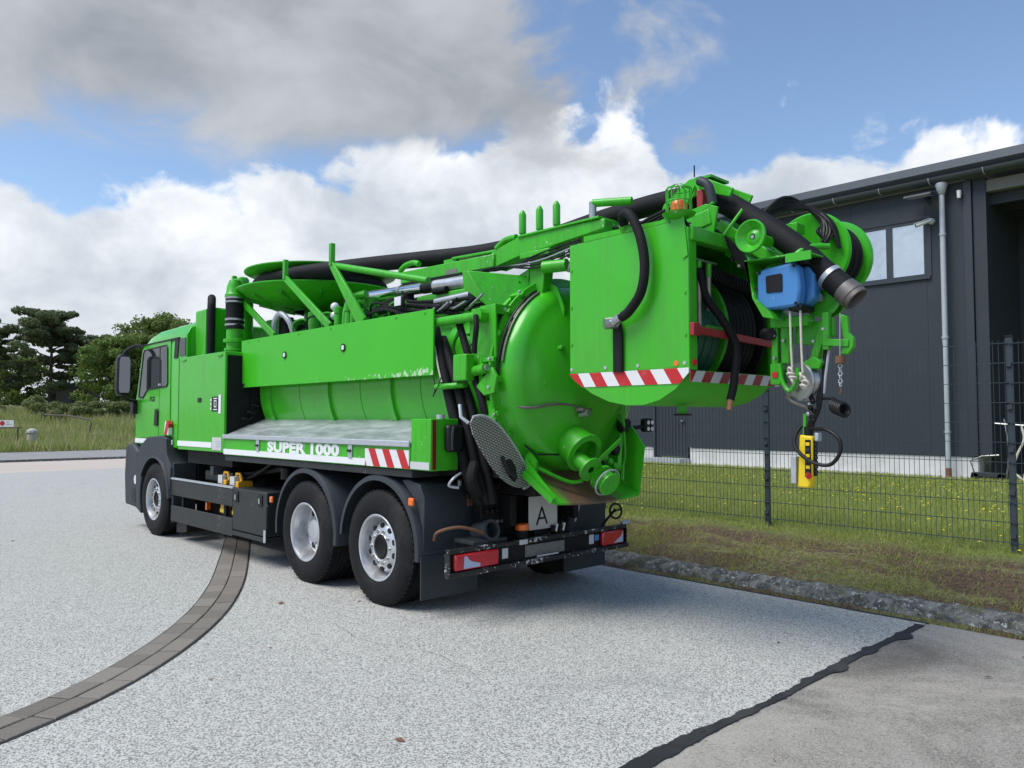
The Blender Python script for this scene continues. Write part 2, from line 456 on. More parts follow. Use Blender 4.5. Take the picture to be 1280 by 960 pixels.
class MB:
    def __init__(s): s.v = []; s.f = []
    def add(s, vs, fs):
        o = len(s.v); s.v += [tuple(q) for q in vs]; s.f += [tuple(i + o for i in f) for f in fs]; return s
    def box(s, x0, x1, y0, y1, z0, z1):
        return s.add([(x, y, z) for x in (x0, x1) for y in (y0, y1) for z in (z0, z1)],
                     [(0, 1, 3, 2), (4, 6, 7, 5), (0, 4, 5, 1), (2, 3, 7, 6), (0, 2, 6, 4), (1, 5, 7, 3)])
    def bar(s, p0, p1, w, h, up=(0, 0, 1), w1=None, h1=None):
        p0, p1 = Vector(p0), Vector(p1); d = (p1 - p0).normalized(); u = Vector(up)
        a = d.cross(u)
        if a.length < 1e-4: a = d.cross(Vector((1, 0, 0)))
        a.normalize(); b = a.cross(d).normalized()
        vs = []
        for p, ww, hh in ((p0, w, h), (p1, w1 or w, h1 or h)):
            for i, j in ((-1, -1), (1, -1), (1, 1), (-1, 1)): vs.append(p + a * (i * ww / 2) + b * (j * hh / 2))
        return s.add(vs, [(0, 1, 2, 3), (7, 6, 5, 4), (0, 4, 5, 1), (1, 5, 6, 2), (2, 6, 7, 3), (3, 7, 4, 0)])
    def tube(s, pts, r, n=10, caps=True, smooth=0, radii=None):
        pts = [Vector(p) for p in pts]
        if smooth: pts = spline(pts, smooth)
        m = len(pts); ring = []
        t0 = (pts[1] - pts[0]).normalized()
        ref = Vector((0, 0, 1)) if abs(t0.z) < 0.9 else Vector((1, 0, 0))
        nn = (ref - t0 * ref.dot(t0)).normalized()
        vs, fs = [], []
        for i in range(m):
            t = (pts[min(i + 1, m - 1)] - pts[max(i - 1, 0)]).normalized()
            nn = (nn - t * nn.dot(t)).normalized(); bb = t.cross(nn)
            rr = r if radii is None else radii[0] + (radii[1] - radii[0]) * i / (m - 1)
            for k in range(n):
                a = 2 * pi * k / n; vs.append(pts[i] + (nn * cos(a) + bb * sin(a)) * rr)
        for i in range(m - 1):
            for k in range(n):
                k2 = (k + 1) % n; fs.append((i * n + k, i * n + k2, (i + 1) * n + k2, (i + 1) * n + k))
        if caps: fs += [tuple(range(n))[::-1], tuple(range((m - 1) * n, m * n))]
        return s.add(vs, fs)
    def cyl(s, p0, p1, r0, r1=None, n=20):
        return s.tube([p0, p1], r0, n, radii=(r0, r0 if r1 is None else r1))
    def lathe(s, prof, origin, axis, n=40, closed=False):
        # prof: (radius, height along axis)
        ax = Vector(axis).normalized(); ref = Vector((0, 0, 1)) if abs(ax.z) < 0.9 else Vector((1, 0, 0))
        a = (ref - ax * ref.dot(ax)).normalized(); b = ax.cross(a); o = Vector(origin)
        vs, fs = [], []; m = len(prof)
        for r, h in prof:
            for k in range(n):
                t = 2 * pi * k / n; vs.append(o + ax * h + (a * cos(t) + b * sin(t)) * max(r, 1e-4))
        for i in range(m if closed else m - 1):
            j = (i + 1) % m
            for k in range(n):
                k2 = (k + 1) % n; fs.append((i * n + k, i * n + k2, j * n + k2, j * n + k))
        return s.add(vs, fs)
    def prism(s, poly, axis, a0, a1):
        k = 'xyz'.index(axis); vs = []
        for a in (a0, a1):
            for p in poly:
                q = list(p); q.insert(k, a); vs.append(q)
        n = len(poly)
        return s.add(vs, [tuple(range(n)), tuple(range(n, 2 * n))[::-1]] + [(i, (i + 1) % n, n + (i + 1) % n, n + i) for i in range(n)])
    def loft(s, rings, caps=True, closed=True):
        n = len(rings[0]); vs = [p for r in rings for p in r]; fs = []
        for i in range(len(rings) - 1):
            for k in range(n if closed else n - 1):
                k2 = (k + 1) % n; fs.append((i * n + k, i * n + k2, (i + 1) * n + k2, (i + 1) * n + k))
        if caps: fs += [tuple(range(n))[::-1], tuple(range((len(rings) - 1) * n, len(rings) * n))]
        return s.add(vs, fs)
    def torus(s, c, axis, R, r, n=40, m=10):
        return s.lathe([(R + r * cos(2 * pi * i / m), r * sin(2 * pi * i / m)) for i in range(m)], c, axis, n, closed=True)
    def sphere(s, c, r, n=16, sz=1.0):
        m = n // 2
        return s.lathe([(r * sin(pi * i / m), -r * sz * cos(pi * i / m)) for i in range(m + 1)], c, (0, 0, 1), n)
    def turn(s, c, a):
        q = []
        for x, y, z in s.v:
            dx, dy = x - c[0], y - c[1]; q.append((c[0] + .012 + dx * cos(a) - dy * sin(a), c[1] + dx * sin(a) + dy * cos(a), z))
        s.v = q; return s
    def build(s, name, mat, parent=None, bevel=0.0, smooth=True, origin=None, angle=0.6, fix=True):
        me = bpy.data.meshes.new(name)
        v = np.array(s.v, dtype=float)
        if origin is None:
            lo, hi = v.min(0), v.max(0); o = (lo + hi) / 2
            if parent is None: o[2] = lo[2]
        else: o = np.array(origin, float)
        me.from_pydata([tuple(q) for q in (v - o)], [], s.f)
        if fix:
            bm = bmesh.new(); bm.from_mesh(me); bmesh.ops.recalc_face_normals(bm, faces=bm.faces[:]); bm.to_mesh(me); bm.free()
        me.materials.append(MATS[mat])
        if smooth:
            me.polygons.foreach_set('use_smooth', [True] * len(me.polygons))
            me.set_sharp_from_angle(angle=angle)
        ob = bpy.data.objects.new(name, me); COL.objects.link(ob)
        ob.location = Vector(o) - (W[parent] if parent else Vector())
        ob.parent = parent; W[ob] = Vector(o)
        if bevel:
            bv = ob.modifiers.new('bevel', 'BEVEL'); bv.width = bevel; bv.segments = 2; bv.limit_method = 'ANGLE'; bv.angle_limit = radians(40)
        return ob


def spline(pts, k):
    out = []; n = len(pts)
    for i in range(n - 1):
        p0, p1, p2, p3 = pts[max(i - 1, 0)], pts[i], pts[i + 1], pts[min(i + 2, n - 1)]
        for j in range(k):
            t = j / k
            out.append(0.5 * ((2 * p1) + (p2 - p0) * t + (2 * p0 - 5 * p1 + 4 * p2 - p3) * t * t + (3 * p1 - p0 - 3 * p2 + p3) * t ** 3))
    out.append(pts[-1]); return out


def tag(o, label, cat, group=None):
    o['label'] = label; o['category'] = cat
    if group: o['group'] = group
    return o


def thing(name, label, cat, loc, group=None):
    o = bpy.data.objects.new(name, None); COL.objects.link(o)
    o.location = loc; o.empty_display_size = 0.2; W[o] = Vector(loc)
    return tag(o, label, cat, group)


def structure(o): o['kind'] = 'structure'; return o
def stuff(o): o['kind'] = 'stuff'; return o


def fast_mesh(name, verts, faces, mat, parent=None, smooth=False):
    """numpy arrays of verts (n,3) and faces (m,3 or 4)"""
    me = bpy.data.meshes.new(name); k = faces.shape[1]
    o = verts.mean(0); o[2] = verts[:, 2].min()
    me.vertices.add(len(verts)); me.vertices.foreach_set('co', (verts - o).astype(np.float32).ravel())
    me.loops.add(faces.size); me.loops.foreach_set('vertex_index', faces.astype(np.int32).ravel())
    me.polygons.add(len(faces)); me.polygons.foreach_set('loop_start', np.arange(0, faces.size, k, dtype=np.int32))
    me.update(calc_edges=True); me.materials.append(MATS[mat])
    ob = bpy.data.objects.new(name, me); COL.objects.link(ob)
    ob.location = Vector(o) - (W[parent] if parent else Vector()); ob.parent = parent; W[ob] = Vector(o)
    return ob


def text(string, size, mat, name, parent, origin, xdir, ydir, sx=1.0, bold=0.0, depth=0.002, space=1.0, fit=None):
    cu = bpy.data.curves.new('t', 'FONT'); cu.body = string; cu.size = size; cu.offset = bold; cu.extrude = depth; cu.space_character = space
    cu.resolution_u = 3
    t = bpy.data.objects.new('t', cu); COL.objects.link(t)
    bpy.context.view_layer.update()
    me = bpy.data.meshes.new_from_object(t.evaluated_get(bpy.context.evaluated_depsgraph_get()))
    bpy.data.objects.remove(t)
    X = Vector(xdir).normalized(); Y = Vector(ydir).normalized(); Z = X.cross(Y); o = Vector(origin)
    if fit:
        x0 = min(v.co.x for v in me.vertices); x1 = max(v.co.x for v in me.vertices); y0 = min(v.co.y for v in me.vertices); y1 = max(v.co.y for v in me.vertices)
        for v in me.vertices: v.co.x = (v.co.x - x0) * fit[0] / (x1 - x0); v.co.y = (v.co.y - y0) * fit[1] / (y1 - y0)
    mb = MB(); mb.add([o + X * (v.co.x * sx) + Y * v.co.y + Z * v.co.z for v in me.vertices], [tuple(p.vertices) for p in me.polygons])
    return mb.build(name, mat, parent, smooth=False)


def hsh(x, y, s=1.0, o=0.0): return mnoise.noise(Vector((x * s + o, y * s - o, o * 0.37)))


# ================================================================== THE SETTING
def sheet(name, poly, z, mat, thick=0.0):
    mb = MB()
    mb.add([(x, y, z) for x, y in poly], [tuple(range(len(poly)))])
    o = mb.build(name, mat, None, smooth=False, origin=(0, 0, 0), fix=False)
    if o.data.polygons[0].normal.z < 0: o.data.flip_normals()
    return structure(o)


sheet('ground', [(-900, -900), (900, -900), (900, 900), (-900, 900)], -0.06, 'field_ground')
sheet('forecourt', [(-20.2, -60), (3.68, -60), (3.68, 3.0), (-12, 3.0), (-14, 12), (-23, 12)], 0.0, 'asphalt_pale')
sheet('concrete_yard', [(3.66, -60), (40, -60), (40, 3.0), (3.66, 3.0)], -0.004, 'concrete_slab')
sheet('road', [(-29.6, -60), (-18, -60), (-18, 60), (-29.6, 60)], -0.012, 'road_beige')
sheet('pavement', [(-38.5, -60), (-29.75, -60), (-29.75, 60), (-38.5, 60)], 0.075, 'pavement_grey')
structure(MB().box(-29.75, -29.6, -60, 60, -0.05, 0.08).build('far_kerb', 'kerb_concrete'))


def tar_line():
    # ragged tar seam between asphalt and concrete, plus the thin one along the kerb
    n = 330; L, R = [], []
    for i in range(n):
        y = -6.5 + 9.4 * i / (n - 1)
        c = 3.67 + 0.02 * hsh(y, 0, 0.9)
        w = 0.045 + 0.03 * hsh(y, 4, 1.6) + 0.028 * max(0, -y) * 0.5 * (1 if y < 0.8 else 0)
        w = min(w, 0.085) * 0.75
        L.append((c - w - 0.05 * abs(hsh(y, 1, 5)) - .02 * abs(hsh(y, 5, 17)), y)); R.append((c + w * .8 + 0.09 * max(0, hsh(y, 2, 3.5)) + .025 * abs(hsh(y, 7, 15)), y))
    mb = MB(); vs = []
    for (a, y), (b_, _) in zip(L, R): vs += [(a, y, 0.004), (b_, y, 0.004)]
    mb.add(vs, [(2 * i, 2 * i + 1, 2 * i + 3, 2 * i + 2) for i in range(n - 1)])
    structure(mb.build('tar_seam', 'tar', smooth=False, origin=(0, 0, 0)))
    vs = []; n = 160
    for i in range(n):
        x = -11.5 + 15.2 * i / (n - 1)
        w = 0.014 + 0.012 * abs(hsh(x, 3, 3))
        c = 2.985 + 0.008 * hsh(x, 8, 2)
        vs += [(x, c - w, 0.004), (x, c + w, 0.004)]
    structure(MB().add(vs, [(2 * i, 2 * i + 1, 2 * i + 3, 2 * i + 2) for i in range(n - 1)]).build('tar_seam', 'tar', smooth=False, origin=(0, 0, 0)))


tar_line()


def verge_z(x, y):
    if y < 3.12: return -0.015 + 0.012 * hsh(x, y, 5)
    if y < 3.32: b = 0.02 + (y - 3.12) / 0.20 * 0.10
    elif y < 4.9: b = 0.12 + (y - 3.32) / 1.58 * 0.30
    else: b = 0.42 + min(0.05, (y - 4.9) * 0.006)
    k = min(1, max(0, (y - 3.28) / 0.2)) * (1 if y < 6 else 0.5)
    return b + k * (0.035 * hsh(x, y, 1.6) + 0.022 * hsh(x, y, 5, 3))


def verge():
    xs = np.linspace(-12, 16, 260); ys = np.concatenate([np.linspace(3.0, 6.0, 46), np.linspace(6.3, 30, 40)])
    V = np.array([(x, y, verge_z(x, y)) for y in ys for x in xs]); n = len(xs)
    F = np.array([(j * n + i, j * n + i + 1, (j + 1) * n + i + 1, (j + 1) * n + i) for j in range(len(ys) - 1) for i in range(n - 1)])
    me = bpy.data.meshes.new('verge'); o = np.array((0, 6.6, 0))
    me.from_pydata([tuple(p) for p in V - o], [], F.tolist()); me.materials.append(MATS['verge_soil'])
    me.polygons.foreach_set('use_smooth', [True] * len(me.polygons))
    ob = bpy.data.objects.new('verge', me); COL.objects.link(ob); ob.location = o; structure(ob)


verge()


def kerb():
    # weathered sloping concrete kerb, broken edges
    xs = np.linspace(-12, 12, 520); prof = [(3.10, -0.02), (3.115, 0.030), (3.17, 0.070), (3.22, 0.098), (3.27, 0.118), (3.32, 0.124), (3.36, 0.08)]
    vs = []
    for i, x in enumerate(xs):
        for j, (y, z) in enumerate(prof):
            k = 1 if 0 < j < 6 else 0.3
            vs.append((x, y + k * (0.024 * hsh(x, j, 4) + 0.026 * hsh(x, j * 3, 14)), z + k * (0.016 * hsh(x, j * 2, 7, 5) + 0.014 * hsh(x, j, 22, 9)) + 0.012 * hsh(x, 0, 0.8)))
    m = len(prof)
    mb = MB().add(vs, [(i * m + j, i * m + j + 1, (i + 1) * m + j + 1, (i + 1) * m + j) for i in range(len(xs) - 1) for j in range(m - 1)])
    structure(mb.build('kerb', 'kerb_concrete', origin=(0, 3.2, 0), angle=1.2))


kerb()


def paving_strip():
    ctrl = [(-6.9, 2.15), (-6.0, 1.52), (-4.75, 0.80), (-3.5, 0.20), (-1.80, -0.64), (-0.62, -1.36), (0.28, -2.12), (0.88, -2.88), (1.25, -3.75), (1.35, -4.7), (1.3, -5.8)]
    pts = spline([Vector((x, y, 0)) for x, y in ctrl], 40)
    L = [0]
    for a, b in zip(pts, pts[1:]): L.append(L[-1] + (b - a).length)
    def at(s):
        i = min(max(np.searchsorted(L, s) - 1, 0), len(pts) - 2); t = (s - L[i]) / (L[i + 1] - L[i])
        p = pts[i].lerp(pts[i + 1], t); d = (pts[i + 1] - pts[i]).normalized(); return p, Vector((-d.y, d.x, 0))
    # bed (the joints)
    vs = []; n = 200
    for i in range(n + 1):
        p, nn = at(L[-1] * i / n)
        for k in (-0.178, 0.178): vs.append((p.x + nn.x * k, p.y + nn.y * k, 0.004))
    bed = structure(MB().add(vs, [(2 * i, 2 * i + 1, 2 * i + 3, 2 * i + 2) for i in range(n)]).build('paving_strip', 'tar', smooth=False, origin=(0, 0, 0)))
    bl = 0.30
    for row, (k0, k1) in enumerate(((-0.163, -0.005), (0.005, 0.163))):
        s = 0.0 + row * 0.11; i = 0
        while s + bl < L[-1]:
            ln = bl * random.uniform(0.92, 1.06)
            q = []
            for ss in (s + 0.004, s + ln - 0.004):
                p, nn = at(ss)
                for k in (k0, k1): q.append(p + nn * k)
            dz = random.uniform(-0.0015, 0.0025); c = sum(q, Vector()) / 4
            zt = 0.012 + dz; tilt = random.uniform(-0.0012, 0.0012)
            a, b, c2, d = q[0], q[1], q[3], q[2]
            ins = 0.93
            vv = [(p.x, p.y, 0.0) for p in (a, b, c2, d)] + [(p.x, p.y, zt - 0.004) for p in (a, b, c2, d)]
            vv += [(c.x + (p.x - c.x) * ins, c.y + (p.y - c.y) * ins, zt + tilt * (1 if j < 2 else -1)) for j, p in enumerate((a, b, c2, d))]
            f = [(0, 1, 5, 4), (1, 2, 6, 5), (2, 3, 7, 6), (3, 0, 4, 7), (4, 5, 9, 8), (5, 6, 10, 9), (6, 7, 11, 10), (7, 4, 8, 11), (8, 9, 10, 11)]
            MB().add(vv, f).build('paving_block', 'paving_block', bed, smooth=False)
            s += ln; i += 1


paving_strip()


# --------------------------------------------------------------- grass
def blades(name, pos, h, w, lean, mat, z=None):
    n = len(pos); a = rng.uniform(0, 2 * pi, n); hh = h * rng.uniform(0.5, 1.25, n); la = rng.uniform(0, 2 * pi, n); ll = lean * hh * rng.uniform(0.2, 1.2, n)
    dx, dy = np.cos(a) * w / 2, np.sin(a) * w / 2
    P = np.asarray(pos)
    v0 = P + np.stack([dx, dy, np.zeros(n)], 1); v1 = P - np.stack([dx, dy, np.zeros(n)], 1)
    v2 = P + np.stack([np.cos(la) * ll, np.sin(la) * ll, hh], 1)
    V = np.stack([v0, v1, v2], 1).reshape(-1, 3); F = np.arange(3 * n).reshape(-1, 3)
    o = fast_mesh(name, V, F, mat); return stuff(o)


def scatter(n, x0, x1, y0, y1, fn):
    P = []
    xs = rng.uniform(x0, x1, n); ys = rng.uniform(y0, y1, n)
    for x, y in zip(xs, ys):
        if fn(x, y): P.append((x, y, verge_z(x, y) - 0.005))
    return np.array(P)


rnd = random.random
def lawn_ok(x, y): return y > 4.62 + 0.25 * hsh(x, y, 1.1) and (y < 13.7)
P = scatter(90000, -9, 8, 4.4, 9.0, lawn_ok)
o = blades('lawn_grass', P, 0.075, 0.010, 0.6, 'grass_lawn'); tag(o, 'mown green lawn behind the wire fence', 'grass')
P = scatter(60000, -12, 9, 9.0, 13.85, lawn_ok)
o = blades('lawn_grass', P, 0.08, 0.018, 0.6, 'grass_lawn'); tag(o, 'mown lawn along the foot of the dark hall', 'grass')
def rough_ok(x, y):
    g = hsh(x, y, 0.9, 2) + 0.6 * hsh(x, y, 2.6, 7) + 0.35 * (y < 3.6) + (0.35 if x < 0.5 else 0) - 0.10 + 0.55 * (y > 4.6)
    return rnd() < max(0.10, min(1, 0.25 + g * 0.9))
P = scatter(50000, -8, 7.5, 3.26, 4.85, rough_ok)
o = blades('verge_grass', P, 0.055, 0.009, 0.9, 'grass_lawn'); tag(o, 'patchy green grass on the bare soil bank beside the kerb', 'grass')
P = scatter(30000, -8, 7.5, 3.40, 4.85, rough_ok)
o = blades('verge_straw', P, 0.05, 0.008, 1.6, 'grass_dry'); tag(o, 'dry straw-coloured grass on the soil bank beside the kerb', 'grass')
def seam_ok(x, y): return rnd() < max(0.0, min(1, 0.10 + 1.3 * hsh(x, y * 0.3, 1.7, 4) + (0.25 if 2.2 < x < 3.9 else 0)))
P = scatter(9000, -8, 7, 3.02, 3.18, seam_ok)
o = blades('gutter_grass', P, 0.05, 0.008, 0.9, 'grass_lawn'); tag(o, 'green weeds growing in the gap at the foot of the kerb', 'grass')


def dandelions():
    P = scatter(1500, -8, 8, 4.7, 13.8, lambda x, y: rnd() < 0.40 + 1.3 * hsh(x, y, 0.45, 3) + 0.5 * hsh(x, y, 1.7, 6)); n = len(P)
    r = rng.uniform(0.008, 0.021, n); h = rng.uniform(0.04, 0.10, n)
    k = 6; V = np.zeros((n, k + 1, 3)); V[:, 0] = P + np.stack([0 * h, 0 * h, h + 0.010], 1)
    for i in range(k):
        a = 2 * pi * i / k
        V[:, i + 1] = P + np.stack([np.cos(a) * r, np.sin(a) * r, h], 1)
    F = np.array([[(j * (k + 1)), j * (k + 1) + 1 + i, j * (k + 1) + 1 + (i + 1) % k] for j in range(n) for i in range(k)])
    o = stuff(fast_mesh('dandelion_flowers', V.reshape(-1, 3), F, 'petal'))
    tag(o, 'yellow dandelion flowers dotted over the lawn', 'flowers')


dandelions()


def pebbles():
    mb = MB()
    for i in range(420):
        x, y = random.uniform(-4, 6.5), random.uniform(3.4, 4.7); r = random.uniform(0.006, 0.022); z = verge_z(x, y)
        q = [(x + r * random.uniform(0.6, 1.2) * cos(a), y + r * random.uniform(0.6, 1.2) * sin(a), z - 0.005) for a in (0, 1.3, 2.5, 3.8, 5.0)]
        mb.add(q + [(x, y, z + r * 0.8)], [(0, 1, 5), (1, 2, 5), (2, 3, 5), (3, 4, 5), (4, 0, 5)])
    stuff(tag(mb.build('soil_clods', 'rust', smooth=False), 'small brown clods of soil on the bank', 'soil'))


pebbles()


def litter():
    mb = MB()
    for i in range(150):
        x, y = random.uniform(-9, 6.5), random.uniform(-3.6, 2.9); r = random.uniform(0.004, 0.011); a = random.uniform(0, 6.28)
        if random.random() < .12: r *= 2.6
        mb.add([(x + r * 1.6 * cos(a), y + r * 1.6 * sin(a), .006), (x - r * .6 * sin(a), y + r * .6 * cos(a), .006 + r * .5), (x - r * 1.6 * cos(a), y - r * 1.6 * sin(a), .006), (x + r * .6 * sin(a), y - r * .6 * cos(a), .006)], [(0, 1, 2, 3)])
    stuff(tag(mb.build('fallen_leaves', 'rust', smooth=False), 'tiny dry leaves and grit scattered on the yard', 'leaves'))
    # hairline cracks in the asphalt
    for k, pts in enumerate((((.3, -.62), (.9, -.70), (1.5, -.52), (2.1, -.60)), ((-6.5, -3.0), (-5.2, -2.2), (-4.4, -2.3), (-3.6, -1.7)))):
        P2 = spline([Vector((x, y, 0)) for x, y in pts], 22); vs = []
        for i, p in enumerate(P2):
            o = .03 * hsh(p.x, k, 6); w = .0010 + .0016 * abs(hsh(p.x, 3, 5))
            vs += [(p.x, p.y + o - w, .004), (p.x, p.y + o + w, .004)]
        structure(MB().add(vs, [(2 * i, 2 * i + 1, 2 * i + 3, 2 * i + 2) for i in range(len(P2) - 1)]).build('crack', 'tar', smooth=False, origin=(0, 0, 0)))


litter()


# --------------------------------------------------------------- far field and trees
def far_z(x, y):
    d = -38.0 - x
    if d < 0: return 0.05
    return 0.10 + 2.7 * min(1, d / 34) ** 1.3 + 0.25 * hsh(x, y, 0.09)


def field():
    xs = -38.0 - np.linspace(0, 1, 40) ** 1.5 * 130; ys = np.linspace(-60, 120, 90)
    V = [(x + 0.8 * hsh(x, y, 0.3) * (i == 0), y, far_z(x, y) if i else 0.04) for y in ys for i, x in enumerate(xs)]; n = len(xs)
    F = [(j * n + i, (j + 1) * n + i, (j + 1) * n + i + 1, j * n + i + 1) for j in range(len(ys) - 1) for i in range(n - 1)]
    structure(MB().add(V, F).build('meadow', 'field_ground', origin=(0, 0, 0)))


field()


def tall_grass():
    n = 42000; xs = -37.6 - rng.uniform(0, 1, n) ** 1.2 * 30; ys = rng.uniform(-6, 26, n)
    P = np.array([(x, y, far_z(x, y) - 0.02) for x, y in zip(xs, ys)])
    hm = np.array([0.34 + 0.70 * max(0, mnoise.noise(Vector((x * 0.25, y * 0.25, 0))) + 0.25) for x, y in zip(xs, ys)])
    for nm, mat, sel, s, lab in (('tall_grass', 'grass_tall', slice(0, 30000), 1.0, 'tall green meadow grass beyond the road'), ('seed_grass', 'grass_seed', slice(30000, n), 1.15, 'pale seed heads standing over the meadow grass')):
        Q = P[sel]; h = hm[sel]
        o = blades(nm, Q, h * s, 0.07, 0.5, mat); tag(o, lab, 'grass')


tall_grass()


def leaf_cloud(centres, radii, count, size, flat=0.7, droop=0.0):
    """many leaf-sized quads on shells of clumps"""
    n = count; idx = rng.integers(0, len(centres), n); C = np.array(centres)[idx]; R = np.array(radii)[idx]
    d = rng.normal(size=(n, 3)); d /= np.linalg.norm(d, axis=1)[:, None]
    r = rng.uniform(0.35, 1.0, n) ** 0.6
    P = C + d * (r * 1.0)[:, None] * np.stack([R, R, R * flat], 1)
    u = rng.normal(size=(n, 3)); u /= np.linalg.norm(u, axis=1)[:, None]
    v = np.cross(u, d); v /= (np.linalg.norm(v, axis=1)[:, None] + 1e-6)
    s = size * rng.uniform(0.6, 1.4, n)[:, None]
    V = np.stack([P - u * s * 0.5, P + v * s * 0.4, P + u * s * 0.5, P - v * s * 0.4], 1).reshape(-1, 3)
    return V, np.arange(4 * n).reshape(-1, 4)


def ray_xy(px, D):
    yaw = 0.814; k = (px - 640) / 966.5
    return 6.057 + D * (-sin(yaw) + k * cos(yaw)), -4.019 + D * (cos(yaw) + k * sin(yaw))


def tree(name, label, px, D, height, crown, kind, seed, mat, nleaf, lsize, group=None, trunk_r=0.22, base=0.3):
    random.seed(seed)
    x, y = ray_xy(px, D); z0 = far_z(x, y) if x < -38 else 0.0
    t = thing(name, label, 'tree', (x, y, z0), group)
    mb = MB(); cs, rs = [], []
    top = Vector((x + random.uniform(-.5, .5), y + random.uniform(-.5, .5), z0 + height * 0.93))
    mid = Vector((x + random.uniform(-.4, .4), y + random.uniform(-.4, .4), z0 + height * 0.5))
    tr = spline([Vector((x, y, z0 - 0.3)), mid, top], 6)
    mb.tube(tr, trunk_r, 8, radii=(trunk_r, 0.05))
    nl = 26 if kind == 'pine' else 30
    for i in range(nl):
        f = base + (1 - base) * (i + 0.5) / nl
        p = tr[min(int(f * (len(tr) - 1)), len(tr) - 1)]
        a = i * 2.4 + random.uniform(-.5, .5)
        if kind == 'pine':
            prof = (0.35 + 0.75 * sin(pi * min(1, (f - base) / (1 - base) * 0.62 + 0.28)))
            ln = crown * prof * random.uniform(0.55, 1.05); rise = random.uniform(0.0, 0.35) * ln
        else:
            prof = sin(pi * (0.12 + 0.80 * (f - base) / (1 - base))) ** 0.6
            ln = crown * prof * random.uniform(0.55, 1.05); rise = random.uniform(0.15, 0.55) * ln * (1.2 - f)
        q = p + Vector((cos(a) * ln, sin(a) * ln, rise))
        mb.tube([p, p.lerp(q, 0.5) + Vector((0, 0, 0.12 * ln)), q], 0.05, 5, radii=(trunk_r * 0.38, 0.02))
        k = 3 if kind == 'pine' else 4
        for j in range(k):
            w = (j + 1.2) / (k + 0.2)
            c = p.lerp(q, w) + Vector((random.uniform(-.35, .35), random.uniform(-.35, .35), random.uniform(-0.1, .4))) * (0.25 * crown * 0.6)
            cs.append(tuple(c)); rs.append(crown * random.uniform(0.10, 0.22) * (1.0 if kind == 'pine' else 1.1))
    for j in range(5):
        cs.append((top.x + random.uniform(-.3, .3) * crown * 0.5, top.y + random.uniform(-.3, .3) * crown * 0.5, top.z + random.uniform(-0.05, 0.02) * height)); rs.append(crown * 0.2)
    mb.build('trunk', 'bark_pine' if kind == 'pine' else 'bark', t)
    V, F = leaf_cloud(cs, rs, int(nleaf * 1.15), lsize * .82, 0.5 if kind == 'pine' else 0.75)
    fast_mesh('crown', V, F, mat, t)
    return t


tree('pine_tree', 'broad dark pine with two bare stems of trunk showing below its crown', 62, 78, 10.2, 4.9, 'pine', 3, 'leaf_pine', 15000, 0.36, base=0.32)
tree('pine_tree', 'slimmer dark pine beside the broad pine, its crown reaching towards the oak', 96, 80, 7.8, 3.3, 'pine', 5, 'leaf_pine', 8000, 0.34, base=0.40)
tree('pine_tree', 'dark pine with low branches on the far side of the broad pine from the oak', -12, 76, 8.2, 3.2, 'pine', 8, 'leaf_pine', 8000, 0.36, base=0.2)
tree('oak_tree', 'round-crowned dark green oak rising behind the green cab', 196, 84, 10.4, 5.2, 'oak', 13, 'leaf_oak', 17000, 0.34, base=0.16)
tree('leafy_tree', 'brighter green leafy tree between the pines and the oak', 138, 74, 6.9, 3.6, 'oak', 17, 'leaf_bright', 11000, 0.28, base=0.05, trunk_r=0.14)
tree('leafy_tree', 'dark leafy tree behind the foot of the broad pine', 22, 84, 5.6, 4.2, 'oak', 19, 'leaf_oak', 11000, 0.32, base=0.04, trunk_r=0.14)
tree('leafy_tree', 'dark leafy tree close behind the side mirror of the truck', 168, 76, 7.4, 3.9, 'oak', 23, 'leaf_oak', 9000, 0.30, base=0.04, trunk_r=0.14)
tree('leafy_tree', 'leafy tree behind the driver cab beyond the oak', 268, 82, 6.0, 3.6, 'oak', 29, 'leaf_oak', 9000, 0.32, base=0.05, trunk_r=0.14)


def bush(px, D, h, r, seed, mat, label, n=3500):
    random.seed(seed); x, y = ray_xy(px, D); z0 = far_z(x, y)
    t = thing('bush', label, 'bush', (x, y, z0)); mb = MB(); cs, rs = [], []
    for i in range(9):
        a = random.uniform(0, 2 * pi); q = Vector((x + cos(a) * r * random.uniform(.2, 1.7), y + sin(a) * r * random.uniform(.2, 1.7), z0 + h * random.uniform(.10, .70)))
        mb.tube([(x, y, z0 - 0.1), q], 0.02, 5); cs.append(tuple(q)); rs.append(r * random.uniform(.3, .5))
    mb.build('stems', 'bark', t); V, F = leaf_cloud(cs, rs, n, 0.16, 0.6); V[:, 2] = np.maximum(V[:, 2], z0)
    fast_mesh('foliage', V, F, mat, t)


bush(32, 62, 2.1, 1.7, 1, 'leaf_bush', 'pale green shrub at the foot of the broad pine')
bush(64, 58, 1.4, 1.2, 2, 'leaf_bush', 'low pale shrub in front of the slimmer pine')
bush(96, 60, 1.3, 1.1, 3, 'leaf_bush', 'low shrub beside the fallen pole in the meadow')
bush(150, 60, 1.9, 1.6, 4, 'leaf_bush', 'grey-green shrub beside the side mirror of the truck', 5000)
bush(128, 62, 1.6, 1.3, 5, 'leaf_bush', 'grey-green shrub at the end of the fallen pole')
bush(8, 64, 1.5, 1.4, 6, 'leaf_bush', 'pale shrub straight behind the small sign on the rail')
bush(182, 60, 1.8, 1.6, 9, 'leaf_bush', 'grey-green shrub behind the door of the cab', 5000)


